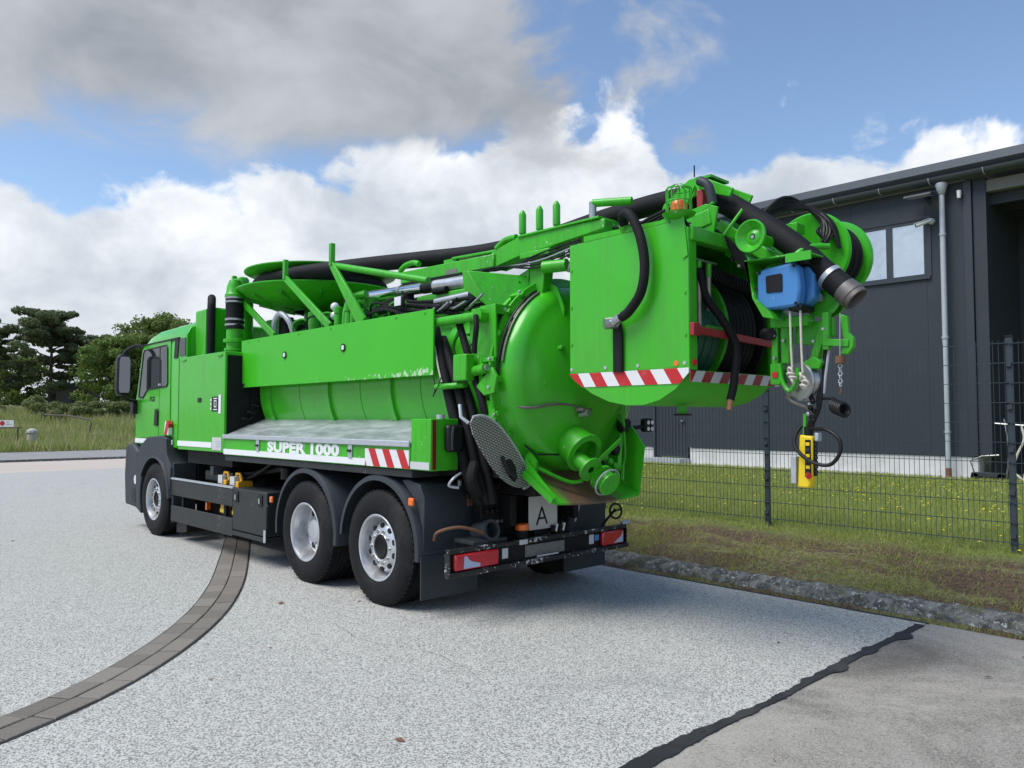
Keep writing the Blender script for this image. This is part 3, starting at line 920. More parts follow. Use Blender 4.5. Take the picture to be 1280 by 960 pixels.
def left_bits():
    # low steel rail with a small sign board on it
    x, y = ray_xy(6, 42); z0 = far_z(x, y)
    dx, dy = cos(0.814), sin(0.814)
    t = thing('barrier_rail', 'low dark rail on thin legs with a small sign on it beside the road', 'barrier', (x, y, z0))
    A = Vector((x, y, z0))
    U = Vector((dx, dy, 0))
    MB().bar(A + U * -2.0 + Vector((0, 0, .93)), A + U * 0.85 + Vector((0, 0, .98)), 0.35, 0.07).build('top_rail', 'old_wood', t)
    for k in (-1.8, -0.7, 0.75): MB().bar(A + U * k + Vector((0, 0, -.1)), A + U * k + Vector((0, 0, .94)), 0.07, 0.07).build('leg', 'old_wood', t)
    s = thing('small_sign', 'small white sign with a red disc standing on the low rail', 'sign', A + Vector((0, 0, 1.0)))
    back = Vector((-sin(0.814), cos(0.814), 0))
    B = A + Vector((0, 0, 1.02))
    MB().bar(B + U * -0.30 + Vector((0, 0, .19)), B + U * 0.52 + Vector((0, 0, .19)), 0.02, 0.36).build('board', 'white', s)
    MB().cyl(B + U * -0.10 + Vector((0, 0, .20)) - back * 0.015, B + U * -0.10 + Vector((0, 0, .20)) - back * 0.02, 0.13, n=20).build('red_disc', 'red', s)
    for i, w in enumerate((0.18, 0.30)): MB().bar(B + U * (0.10) + Vector((0, 0, .26 - 0.12 * i)) - back * 0.014, B + U * (0.10 + w) + Vector((0, 0, .26 - 0.12 * i)) - back * 0.014, 0.004, 0.05).build('print_line', 'galv', s)
    x, y = ray_xy(41, 43); z0 = far_z(x, y)
    mb = MB(); mb.lathe([(0.22, -0.1), (0.26, .3), (0.24, .62), (0.30, .70), (0.27, .82), (0.12, .92), (0.01, .94)], (x, y, z0), (0, 0, 1), 9)
    tag(mb.build('boulder', 'stone_pale', smooth=False), 'pale stone bollard in the tall grass near the sign', 'stone')
    x, y = ray_xy(56, 50); x2, y2 = ray_xy(113, 50); z0 = far_z(x, y); z2 = far_z(x2, y2)
    tag(MB().tube([(x, y, 1.95), ((x + x2) / 2, (y + y2) / 2, 1.9), (x2, y2, 1.62), (x2 + .1, y2 + .05, 1.4), (x2 - .15, y2, z2 - .1)], 0.05, 7).build('fallen_pole', 'old_wood'), 'thin grey pole leaning in the meadow below the pines', 'pole')
    # grey shed half hidden between the trunks
    x, y = ray_xy(92, 88); z0 = far_z(x, y)
    t = thing('shed', 'small grey shed glimpsed between the pine trunks', 'shed', (x, y, z0))
    MB().box(x - 2.0, x + 2.0, y - 2.2, y + 2.2, z0 - .3, z0 + 2.3).build('wall', 'house_wall', t)
    MB().prism([(y - 2.5, z0 + 2.3), (y + 2.5, z0 + 2.3), (y + 2.5, z0 + 2.42), (y, z0 + 3.1), (y - 2.5, z0 + 2.42)], 'x', x - 2.3, x + 2.3).build('roof', 'roof_metal', t)
    MB().box(x + 2.0, x + 2.03, y - .6, y + .8, z0, z0 + 1.9).build('door', 'dark_inside', t)


left_bits()


# ================================================================== THE HALL
def hall():
    FY = 14.0; GZ = 0.46
    t = thing('warehouse', 'dark blue-grey metal clad hall with white plinth behind the fence', 'building', (-4, FY + 6, 0.4))
    X0, X1 = -10.0, 0.86
    # cladding panels, vertical joints; the window opening left free
    wx0, wx1, wz0, wz1 = -1.50, 0.12, 4.80, 6.06
    dx0, dx1, dz1 = -7.15, -6.03, 2.62
    def panel(x0, x1, z0, z1): MB().box(x0 + .002, x1 - .002, FY, FY + 0.12, z0, z1).build('wall_panel', 'cladding', t)
    xs = [-10, -8.6, dx0, dx1, -4.9, -3.75, -2.6, wx0, wx1, X1]
    for a, b in zip(xs, xs[1:]):
        if a == dx0: panel(a, b, dz1 + .06, 6.72)
        elif wx0 <= a < wx1: panel(a, b, 0.92, wz0 - .004); panel(a, b, wz1 + .004, 6.72)
        else: panel(a, b, 0.92, 6.72)
    MB().box(X0, X1 - .05, FY + 0.14, FY + .30, .3, 6.7).build('core_wall', 'dark_inside', t) if False else None
    MB().box(X0, dx0 - .05, FY + .03, FY + .4, .2, .915).build('plinth', 'plinth', t, bevel=.01)
    MB().box(dx1 + .05, X1 + .16, FY + .03, FY + .4, .2, .915).build('plinth', 'plinth', t, bevel=.01)
    MB().box(X0, X1, FY - .42, FY + .028, .3, .475).build('gravel_strip', 'stone_pale', t)
    # door
    d = MB().box(dx0 + .05, dx1 - .05, FY + .03, FY + .08, .66, dz1).build('door', 'cladding', t, bevel=.005)
    MB().box(dx1 - .20, dx1 - .12, FY - .04, FY + .028, 1.62, 1.66).build('handle', 'steel', d)
    for k in range(9):
        x = dx0 + .12 + k * .11
        MB().box(x, x + .03, FY + .015, FY + .029, .70, dz1 - .05).build('rib', 'cladding_trim', d)
    for a, b, c, e in ((dx0, dx0 + .045, .62, dz1 + .05), (dx1 - .045, dx1, .62, dz1 + .05), (dx0 + .05, dx1 - .05, dz1 + .005, dz1 + .05)):
        MB().box(a, b, FY - .01, FY + .1, c, e).build('door_frame', 'cladding_trim', t)
    MB().box(dx0 - .05, dx1 + .05, FY - .45, FY + .02, .48, .62).build('door_step', 'galv', t)
    # window: two panes
    w = MB().box(wx0, wx1, FY + .10, FY + .13, wz0, wz1).build('window', 'dark_inside', t)
    mx = (wx0 + wx1) / 2 + .02
    f = .06
    for a, b, c, e in ((wx0, wx1, wz1 - f, wz1), (wx0, wx1, wz0, wz0 + f), (wx0, wx0 + f, wz0 + f, wz1 - f), (wx1 - f, wx1, wz0 + f, wz1 - f), (mx - f, mx + f, wz0 + f, wz1 - f)):
        MB().box(a, b, FY + .02, FY + .098, c, e).build('frame', 'cladding_trim', w)
    for a, b in ((wx0 + f, mx - f), (mx + f, wx1 - f)):
        MB().box(a, b, FY + .06, FY + .07, wz0 + f, wz1 - f).build('pane', 'pane_glass', w)
    MB().box(wx0 - .08, wx1 + .08, FY - .05, FY + .019, wz0 - .06, wz0 - .002).build('sill', 'cladding_trim', w)
    for a, b in ((wx0 - .1, wx0 - .003), (wx1 + .003, wx1 + .1)): MB().box(a, b, FY - .022, FY - .002, wz0, wz1 + .05).build('reveal_trim', 'cladding_trim', w)
    # corner columns, recess at the right with a roofed bay
    MB().box(X1, X1 + .16, FY - .03, FY + .35, .92, 6.72).build('corner_post', 'cladding_trim', t, bevel=.008)
    MB().box(X1 + .17, X1 + .42, FY + .02, FY + .35, .92, 6.72).build('corner_post', 'cladding', t, bevel=.008)
    MB().box(X1 + .30, X1 + .42, FY + .36, FY + 6.0, .3, 6.7).build('bay_side_wall', 'cladding', t)
    for k in range(7):
        a = X1 + .42 + k * 1.4
        MB().box(a + .006, a + 1.394, FY + 2.3, FY + 2.4, .8, 6.4).build('bay_panel', 'cladding', t, bevel=.006)
    MB().box(X1 + .42, 12, FY + 2.25, FY + 2.45, .2, .79).build('bay_plinth', 'dark_inside', t)
    MB().box(X1 + .42, 12, FY + .05, FY + 2.29, 6.42, 6.66).build('bay_ceiling', 'ceiling_inside', t)
    for k in range(3): MB().box(X1 + .42, 12, FY + .25 + .7 * k, FY + .38 + .7 * k, 6.18, 6.41).build('bay_beam', 'dark_inside', t)
    # roof edge, gutter, downpipe
    MB().prism([(FY - .28, 6.98), (FY - .26, 7.16), (FY + 14, 8.0), (FY + 14, 7.6), (FY - .1, 6.74)], 'x', X0 - .2, 13).build('roof', 'roof_metal', t)
    g = MB(); pr = [(FY - .10 + .11 * cos(a), 6.90 + .11 * sin(a)) for a in np.linspace(pi, 2 * pi, 9)]
    pr = [(y - .13, z - .06) for y, z in pr] + [(y - .13, z - .06) for y, z in [(FY - .10 + .095 * cos(a), 6.90 + .095 * sin(a)) for a in np.linspace(2 * pi, pi, 9)]]
    g.prism(pr, 'x', X0 - .2, 13); gu = g.build('gutter', 'roof_metal', t)
    for k in range(22):
        x = X0 + k * 1.03
        MB().tube([(x, FY - .23 + .118 * cos(a), 6.84 + .118 * sin(a)) for a in np.linspace(pi, 2 * pi, 8)], .012, 5).build('gutter_bracket', 'galv', gu)
    px = 0.50
    dp = MB().tube([(px, FY - .16, 6.62), (px, FY - .16, .66)], .055, 16).build('downpipe', 'galv', t)
    MB().lathe([(.055, 0), (.07, .02), (.12, .20), (.12, .24), (.03, .24)], (px, FY - .17, 6.48), (0, 0, 1), 16).build('hopper', 'galv', dp)
    for z in (5.6, 3.4, 1.4): MB().cyl((px, FY - .16, z), (px, FY - .16, z + .05), .068).build('pipe_clip', 'galv', dp)
    MB().tube([(px, FY - .16, .67), (px, FY - .16, .44)], .06, 16).build('pipe_foot', 'rust', dp)
    return t


hall()


def wall_fittings():
    FY = 14.0
    def cctv(loc, d, label, wall):
        L = Vector(loc); D = Vector(d).normalized(); R = Vector(wall)
        t = thing('security_camera', label, 'camera', L, 'security cameras on the hall')
        MB().cyl(L, L - R * .07, .07, .06).build('mount', 'camera_white', t)
        j = L - R * .11
        MB().sphere(tuple(j), .045).build('joint', 'camera_white', t)
        b = MB().cyl(j, j + D * .30, .038, .045).build('housing', 'camera_white', t)
        MB().cyl(j + D * .3005, j + D * .304, .034).build('lens_glass', 'letter_black', b)
        MB().bar(j + D * .02 + Vector((0, 0, .05)), j + D * .34 + Vector((0, 0, .05)), .09, .012).build('sun_hood', 'camera_white', b)
    cctv((0.24, FY - .001, 5.98), (-.75, -.5, -.32), 'white security camera beside the window of the hall', (0, 1, 0))
    cctv((1.86, FY + 2.3, 6.6), (.7, -.5, -.28), 'white security camera inside the open bay of the hall', (0, 1, 0))
    L = Vector((0.18, FY, 6.52))
    t = thing('floodlight', 'flat dark floodlight on the wall beside the downpipe', 'lamp', L)
    MB().box(L.x - .05, L.x + .05, L.y - .28, L.y - .002, L.z - .03, L.z + .02).build('arm', 'plastic_dark', t)
    MB().prism([(L.y - .62, L.z - .10), (L.y - .60, L.z - .04), (L.y - .24, L.z + .05), (L.y - .22, L.z - .02)], 'x', L.x - .30, L.x + .25).build('lamp_head', 'plastic_dark', t, bevel=.01)
    MB().prism([(L.y - .57, L.z - .096), (L.y - .26, L.z - .034), (L.y - .26, L.z - .044), (L.y - .57, L.z - .106)], 'x', L.x - .24, L.x + .19).build('lamp_glass', 'galv', t)
    L = Vector((0.82, FY, 6.45))
    t = thing('wall_sensor', 'small white sensor on the corner post under the gutter', 'sensor', L)
    MB().box(L.x - .03, L.x + .03, L.y - .12, L.y - .031, L.z - .03, L.z + .03).build('bracket', 'camera_white', t)
    MB().cyl((L.x, L.y - .12, L.z - .10), (L.x, L.y - .12, L.z + .06), .035, .045).build('sensor_head', 'camera_white', t)


wall_fittings()


def bay_clutter():
    # standpipe with hose, folded barrier boards
    x, y, z = 1.65, 13.6, .45
    t = thing('standpipe', 'thin standpipe with a T-shaped top and a hanging yellow hose', 'standpipe', (x, y, z))
    MB().tube([(x - .05, y, z), (x + .02, y, z + .6), (x - .05, y, z + 1.25)], .013, 8, smooth=6).build('pipe', 'steel', t)
    MB().tube([(x - .22, y, z + 1.16), (x + .32, y, z + 1.12)], .016, 8).build('cross_bar', 'steel', t)
    MB().tube([(x + .24, y, z + 1.12), (x + .28, y, z + .85), (x + .16, y, z + .55), (x + .08, y, z + .25), (x + .18, y, z + .12), (x + .28, y, z + .02)], .022, 8, smooth=8).build('hose', 'rope', t)
    q = thing('barrier_boards', 'red and white barrier boards leaning in the open bay', 'barrier', (2.35, 13.75, .45))
    for k, (a, b) in enumerate(((2.10, .9), (2.55, .8), (2.95, .78))):
        mb = MB().prism([(a - .25, .48), (a + .42, .48), (a + .36, .48 + b * .55), (a + .10, .48 + b), (a - .08, .48 + b * .95)], 'y', 13.75 + .06 * k, 13.78 + .06 * k)
        mb.build('board', 'stripe_barrier', q)
    t = thing('hose_trolley', 'low dark trolley with a bent handle beside the standpipe', 'trolley', (1.35, 13.62, .45))
    MB().box(1.02, 1.62, 13.5, 13.75, .55, .62).build('deck', 'plastic_dark', t)
    for a in (1.08, 1.55):
        for b in (13.5, 13.74): MB().cyl((a, b, .54), (a, b + .03, .54), .075, n=16).build('wheel', 'rubber', t)
    MB().tube([(1.05, 13.6, .62), (.98, 13.6, .85), (1.2, 13.6, .95), (1.5, 13.6, .98)], .015, 7).build('handle', 'steel', t)


mat_stripes('stripe_barrier', 0, 2, 0.42, 0.5, c1=(0.62, 0.10, 0.05))
bay_clutter()


# ================================================================== THE FENCE
def fence():
    FYL = 4.79
    t = thing('wire_fence', 'dark grey welded wire mesh fence with square posts on the verge', 'fence', (0, FYL, .42))
    posts = [1.29 + 2.6 * k for k in range(-5, 4)]
    H = 2.02
    base = {}
    for x in posts:
        z = verge_z(x, FYL); base[x] = z
        p = MB().box(x - .03, x + .03, FYL - .02, FYL + .02, z - .15, z + H + .10).build('post', 'fence_steel', t, bevel=.004)
        MB().box(x - .033, x + .033, FYL - .023, FYL + .023, z + H + .101, z + H + .125).build('cap', 'plastic_black', p)
        for k in range(5):
            MB().box(x - .022, x + .022, FYL - .042, FYL - .0205, z + .15 + k * .42, z + .19 + k * .42).build('clamp', 'fence_steel', p)
    for a, b in zip(posts, posts[1:]):
        mb = MB(); z0 = (base[a] + base[b]) / 2 + .07; x0, x1 = a + .035, b - .035
        n = 50
        for i in range(n + 1):
            x = x0 + (x1 - x0) * i / n
            mb.box(x - .002, x + .002, FYL - .0325, FYL - .0285, z0, z0 + H)
        for k in range(11):
            z = z0 + .03 + k * (H - .06) / 10
            mb.box(x0 - .03, x1 + .03, FYL - .039, FYL - .033, z - .003, z + .003)
            mb.box(x0 - .03, x1 + .03, FYL - .027, FYL - .021, z - .003, z + .003)
        mb.build('mesh_panel', 'fence_steel', t, smooth=False, fix=False)


fence()


# ================================================================== THE SUCTION TRUCK
# truck frame: X to the rear (rear axle at 0), Y to its right side, centre line CY
CY = 1.22
T = thing('suction_truck', 'bright green three-axle suction tanker truck with hose boom parked on pale asphalt', 'truck', (-2.0, CY, 0))


def part(mb, name, mat, parent=None, **kw): return mb.build(name, mat, parent or T, **kw)


def arc(cx, cz, r, a0, a1, n): return [(cx + r * cos(radians(a0 + (a1 - a0) * i / n)), cz + r * sin(radians(a0 + (a1 - a0) * i / n))) for i in range(n + 1)]


def chassis():
    for y in (CY - .42, CY + .42):
        part(MB().box(-7.0, .98, y - .035, y + .035, .74, 1.02), 'chassis_rail', 'chassis', bevel=.01)
        part(MB().box(-4.9, 1.30, y - .05, y + .05, 1.03, 1.20), 'subframe_rail', 'chassis', bevel=.01)
    for x in (-6.6, -4.6, -3.4, -2.2, -.7, .6): part(MB().box(x - .05, x + .05, CY - .38, CY + .38, .78, .98), 'cross_member', 'chassis')
    for x in (-5.87, -1.35, 0):
        part(MB().tube([(x, .12, .52), (x, .5, .50), (x, CY - .3, .46), (x, CY + .3, .46), (x, 1.94, .50), (x, 2.32, .52)], .085, 12), 'axle', 'chassis')
    part(MB().sphere((-1.35, CY, .5), .26), 'differential', 'chassis')
    for x in (-2.9, -3.35, -3.8): part(MB().cyl((x, .55, .62), (x, 1.0, .62), .15), 'air_tank', 'chassis')
    part(MB().box(-5.0, -3.3, .45, 2.2, .55, 1.00), 'gearbox_housing', 'chassis', bevel=.04)
    part(MB().box(-4.7, -2.4, 1.75, 2.42, .40, 1.0), 'fuel_tank', 'plastic_black', bevel=.05)
    part(MB().box(-4.85, -3.40, .10, 2.3, 1.10, 1.265), 'locker_carrier', 'chassis')
    part(MB().box(-3.34, .80, .28, 2.2, 1.205, 1.255), 'locker_carrier', 'chassis')
    part(MB().tube([(-4.4, .35, 1.15), (-3.6, .32, 1.0), (-3.0, .35, 1.05), (-2.4, .3, 1.12)], .035, 8, smooth=6), 'air_line', 'plastic_black')
    part(MB().tube([(-4.6, .30, 1.2), (-4.1, .2, .92), (-3.3, .25, .95), (-2.6, .28, 1.2)], .022, 8, smooth=6), 'air_line', 'plastic_black')
    part(MB().box(-5.15, -2.30, .56, .60, .22, .72), 'dark_backing', 'chassis')  # added dark backing, keeps the gap between the side planks dark
    part(MB().box(-5.22, -5.16, .37, 2.0, .24, 1.2), 'dark_cross_backing', 'chassis')  # added dark plate across, hides bright ground seen past the backing
    part(MB().cyl((-2.35, .30, 1.0), (-2.35, .30, 1.13), .07), 'filter_cap', 'plastic_black')
    part(MB().box(-4.55, -4.30, .12, .3, 1.12, 1.24), 'valve_block', 'rust', bevel=.01)
    part(MB().box(-3.95, -3.86, .05, .5, .98, 1.09), 'locker_bracket', 'plastic_dark')
    part(MB().box(-4.35, -3.5, .14, .5, .88, 1.02), 'battery_box', 'plastic_black', bevel=.02)


chassis()


# ---------------------------------------------------------------- wheels
def tyre_prof(w, R):
    rr = .292
    p = [(rr, .02), (rr + .02, -.004), (rr + .06, -.012), (R - .13, -.02), (R - .09, -.018), (R - .05, -.008), (R - .022, .006), (R - .004, .024)]
    g = []
    for i in range(4):
        c = .024 + (w - .048) * (i + 1) / 5
        g += [(R, c - .012), (R - .013, c - .009), (R - .013, c + .009), (R, c + .012)]
    q = p + [(R, .03)] + g + [(R, w - .03)]
    q += [(r, w - h) for r, h in p[::-1]]
    return q


def tyre_mb(w, R, y0):
    mb = MB().lathe(tyre_prof(w, R), (0, y0, R), (0, 1, 0), 72)
    # tread blocks: cross cuts as raised lugs on the shoulders
    for k in range(60):
        a = 2 * pi * k / 60
        for yy in (y0 + .028, y0 + w - .052):
            c = Vector((cos(a) * (R + .002), yy + .012, R + sin(a) * (R + .002)))
            tx = Vector((-sin(a), 0, cos(a))); rad = Vector((cos(a), 0, sin(a)))
            mb.bar(c - tx * .017, c + tx * .017, .034, .012, up=rad)
    return mb


def rim_front_prof():
    return [(.300, .010), (.306, -.006), (.300, -.010), (.285, -.004), (.276, .02), (.268, .05), (.262, .10), (.255, .125), (.225, .085), (.205, .062), (.165, .040), (.128, .036), (.122, .03), (.114, .036), (.11, .12)]


def rim_dual_prof():
    return [(.300, .010), (.306, -.006), (.300, -.010), (.285, -.004), (.274, .02), (.265, .07), (.258, .13), (.250, .165), (.232, .178), (.205, .172), (.165, .158), (.125, .155), (.12, .10), (.085, .09), (.06, .088), (.001, .088)]


def wheel(x, kind, mirror=False):
    R = .523
    y0 = 0.0 if not mirror else 2 * CY
    base = (x, y0, 0)
    r = MB().lathe([(a, b) for a, b in (rim_front_prof() if kind == 'single' else rim_dual_prof())], (x, 0, R), (0, 1, 0), 56)
    r.lathe([(.300, .010), (.262, .14), (.262, .28), (.300, .31)], (x, 0, R), (0, 1, 0), 40)
    w = r.build('wheel', 'rim', T, origin=(x, 0, R), angle=.5)
    tb = tyre_mb(.315, R, 0.0); tb.v = [(a + x, b, c) for a, b, c in tb.v]
    tb.build('tyre', 'rubber', w, angle=.7, fix=False)
    if kind == 'dual':
        tb = tyre_mb(.30, R, .345); tb.v = [(a + x, b, c) for a, b, c in tb.v]
        tb.build('tyre', 'rubber', w, angle=.7, fix=False)
    # hand holes (dark) and nuts
    for k in range(10):
        a = 2 * pi * (k + .5) / 10
        if kind == 'single':
            c = Vector((x + cos(a) * .196, .056, R + sin(a) * .196)); rr, d = .026, .012
        else:
            c = Vector((x + cos(a) * .206, .170, R + sin(a) * .206)); rr, d = .032, .012
        if kind == 'dual' and k % 5 == 4: continue
        MB().cyl(c + Vector((0, -.010, 0)), c + Vector((0, .008, 0)), rr, n=14).build('hand_hole', 'letter_black', w)
    for k in range(10):
        a = 2 * pi * k / 10; y = .040 if kind == 'single' else .158
        q = Vector((x + cos(a) * .148, y, R + sin(a) * .148))
        MB().cyl(q + Vector((0, -.022, 0)), q, .014, n=6).build('wheel_nut', 'steel', w, smooth=False)
    if kind == 'single': MB().lathe([(.112, .10), (.112, .05), (.09, .035), (.075, .045), (.001, .045)], (x, 0, R), (0, 1, 0), 28).build('hub', 'chassis', w)
    if mirror:
        w.rotation_euler = (0, 0, pi); w.location = Vector((x, y0, R)) - W[T]
        W[w] = Vector((x, y0, R))
    return w


for x, k in ((-5.87, 'single'), (-1.35, 'dual'), (0.0, 'single')):
    wheel(x, k); wheel(x, k, True)


# ---------------------------------------------------------------- mudguards, skirts, boxes low down
def fender(cx, cz, r, a0, a1, y0, y1, name='mudguard', lip=.055, t=.014):
    out = arc(cx, cz, r, a0, a1, 22)
    rings = []
    for (x, z) in out:
        d = Vector((x - cx, 0, z - cz)).normalized()
        def p(rad, y): return (cx + d.x * rad, y, cz + d.z * rad)
        rings.append([p(r, y1), p(r, y0 + .03), p(r - .012, y0 + .006), p(r - lip, y0), p(r - lip, y0 + .012), p(r - t - .014, y0 + .03), p(r - t, y1)])
    return part(MB().loft(rings), name, 'plastic_dark', angle=.8)


fender(-1.35, .54, .655, -8, 188, -.02, .66)
fender(0.0, .54, .655, -6, 176, -.02, .66)
fender(-1.35, .54, .655, -8, 188, 1.80, 2.46)
fender(0.0, .54, .655, -6, 176, 1.80, 2.46)
part(MB().prism([(.655, .55), (.665, 1.02), (.60, 1.13), (.45, 1.17), (.33, 1.16), (.55, .98), (.64, .75)], 'y', .03, .64), 'mudguard_back', 'plastic_dark', bevel=.01)
part(MB().box(.655, .667, .0, .64, .15, .52), 'mud_flap', 'plastic_dark')
part(MB().box(.655, .667, 1.80, 2.44, .15, .52), 'mud_flap', 'plastic_dark')
part(MB().box(.672, .69, .50, .72, .92, 1.06), 'rusty_bracket', 'rust', bevel=.006)
def marker(x, y, z, s=.05):
    part(MB().box(x - s, x + s, y - .03, y, z - .035, z + .035), 'side_marker_lamp', 'orange', bevel=.012)
marker(.56, -.012, .985, .035)
marker(-2.13, .02, .80, .03)
part(MB().box(-4.22, -4.17, .10, .15, .50, .60), 'side_marker_lamp', 'orange')
# side guard planks and tool box
part(MB().box(-5.24, -3.19, .02, .05, .63, .85), 'side_plank', 'skirt_grey', bevel=.008)
part(MB().box(-5.24, -3.19, .02, .05, .27, .49), 'side_plank', 'skirt_grey', bevel=.008)
part(MB().box(-5.25, -3.18, .012, .055, .853, .875), 'plank_trim', 'galv')
for x in (-4.9, -3.5): part(MB().box(x - .03, x + .03, .055, .10, .26, .88), 'guard_upright', 'chassis')
tb = part(MB().box(-3.175, -2.27, .015, .62, .36, .865), 'tool_box', 'skirt_grey', bevel=.012)
MB().box(-3.175, -2.27, .008, .62, .30, .352).build('lower_rail', 'skirt_grey', tb)
MB().box(-2.31, -2.26, .0, .007, .30, .44).build('bent_corner', 'galv', tb)
for x in (-3.06, -2.42):
    q = MB().box(x - .055, x + .055, .002, .0145, .70, .83).build('latch', 'plastic_black', tb, bevel=.005)
    MB().box(x - .02, x + .02, -.008, .0015, .73, .79).build('latch_lever', 'steel', q)
# front mudguard with step panel
arch = arc(-5.87, .53, .62, 205, 8, 24)
poly = [(-5.23, 1.02), (-5.40, 1.20), (-5.44, 1.42), (-5.60, 1.46), (-6.20, 1.43), (-6.50, 1.30), (-6.62, 1.18), (-6.70, .95), (-6.66, .34)]
fm = part(MB().prism([p for p in arch] + poly, 'y', .0, .34), 'front_mudguard', 'plastic_dark', bevel=.02)
fender(-5.87, .53, .64, 5, 150, -.025, .34, 'arch_lip', lip=.04)
part(MB().prism([(-5.255, .24), (-5.20, .24), (-5.20, 1.08), (-5.235, 1.08)], 'y', .03, .36), 'wheel_panel', 'plastic_dark', bevel=.012)
part(MB().prism([(-5.22, .10), (-4.85, .14), (-4.85, .27), (-5.22, .27)], 'y', .1, .5), 'front_mud_flap', 'plastic_black')
part(MB().prism([(-6.72, .32), (-7.28, .34), (-7.34, .80), (-7.30, 1.28), (-7.05, 1.33), (-6.72, 1.20)], 'y', .03, 2.41), 'front_bumper', 'plastic_dark', bevel=.04)
part(MB().cyl((-6.76, .018, .76), (-6.76, .034, .76), .07, n=16), 'bumper_lamp', 'lens')
part(MB().box(-6.9, -6.72, .015, .029, .42, .62), 'bumper_step', 'plastic_black', bevel=.01)
fender(-5.87, .53, .64, 0, 180, 2.10, 2.46, 'front_mudguard')


def chock(x, label):
    t = thing('wheel_chock', label, 'wheel chock', (x, .30, .47), 'wheel chocks in the side guard')
    MB().prism([(.10, .50), (.13, .50), (.30, .86), (.29, .93), (.10, .93)], 'x', x - .075, x + .075).build('wedge', 'yellow_chock', t, bevel=.008)
    for i in range(4):
        MB().box(x - .06, x + .06, .088, .0985, .52 + i * .095, .565 + i * .095).build('rib', 'yellow', t)
    MB().box(x - .14, x + .02, .06, .30, .876, .90).build('tray', 'white_sign', t) if False else None
    h = MB().tube([(x - .06, .14, .93), (x - .05, .14, 1.02), (x + .05, .14, 1.02), (x + .09, .14, .93)], .018, 8).build('handle', 'yellow_chock', t)
    MB().box(x - .13, x + .0, .085, .20, .88, .985).build('holder', 'white_sign', t)


chock(-3.66, 'yellow plastic wheel chock behind the side guard planks')
chock(-3.30, 'yellow plastic wheel chock next to the black tool box')


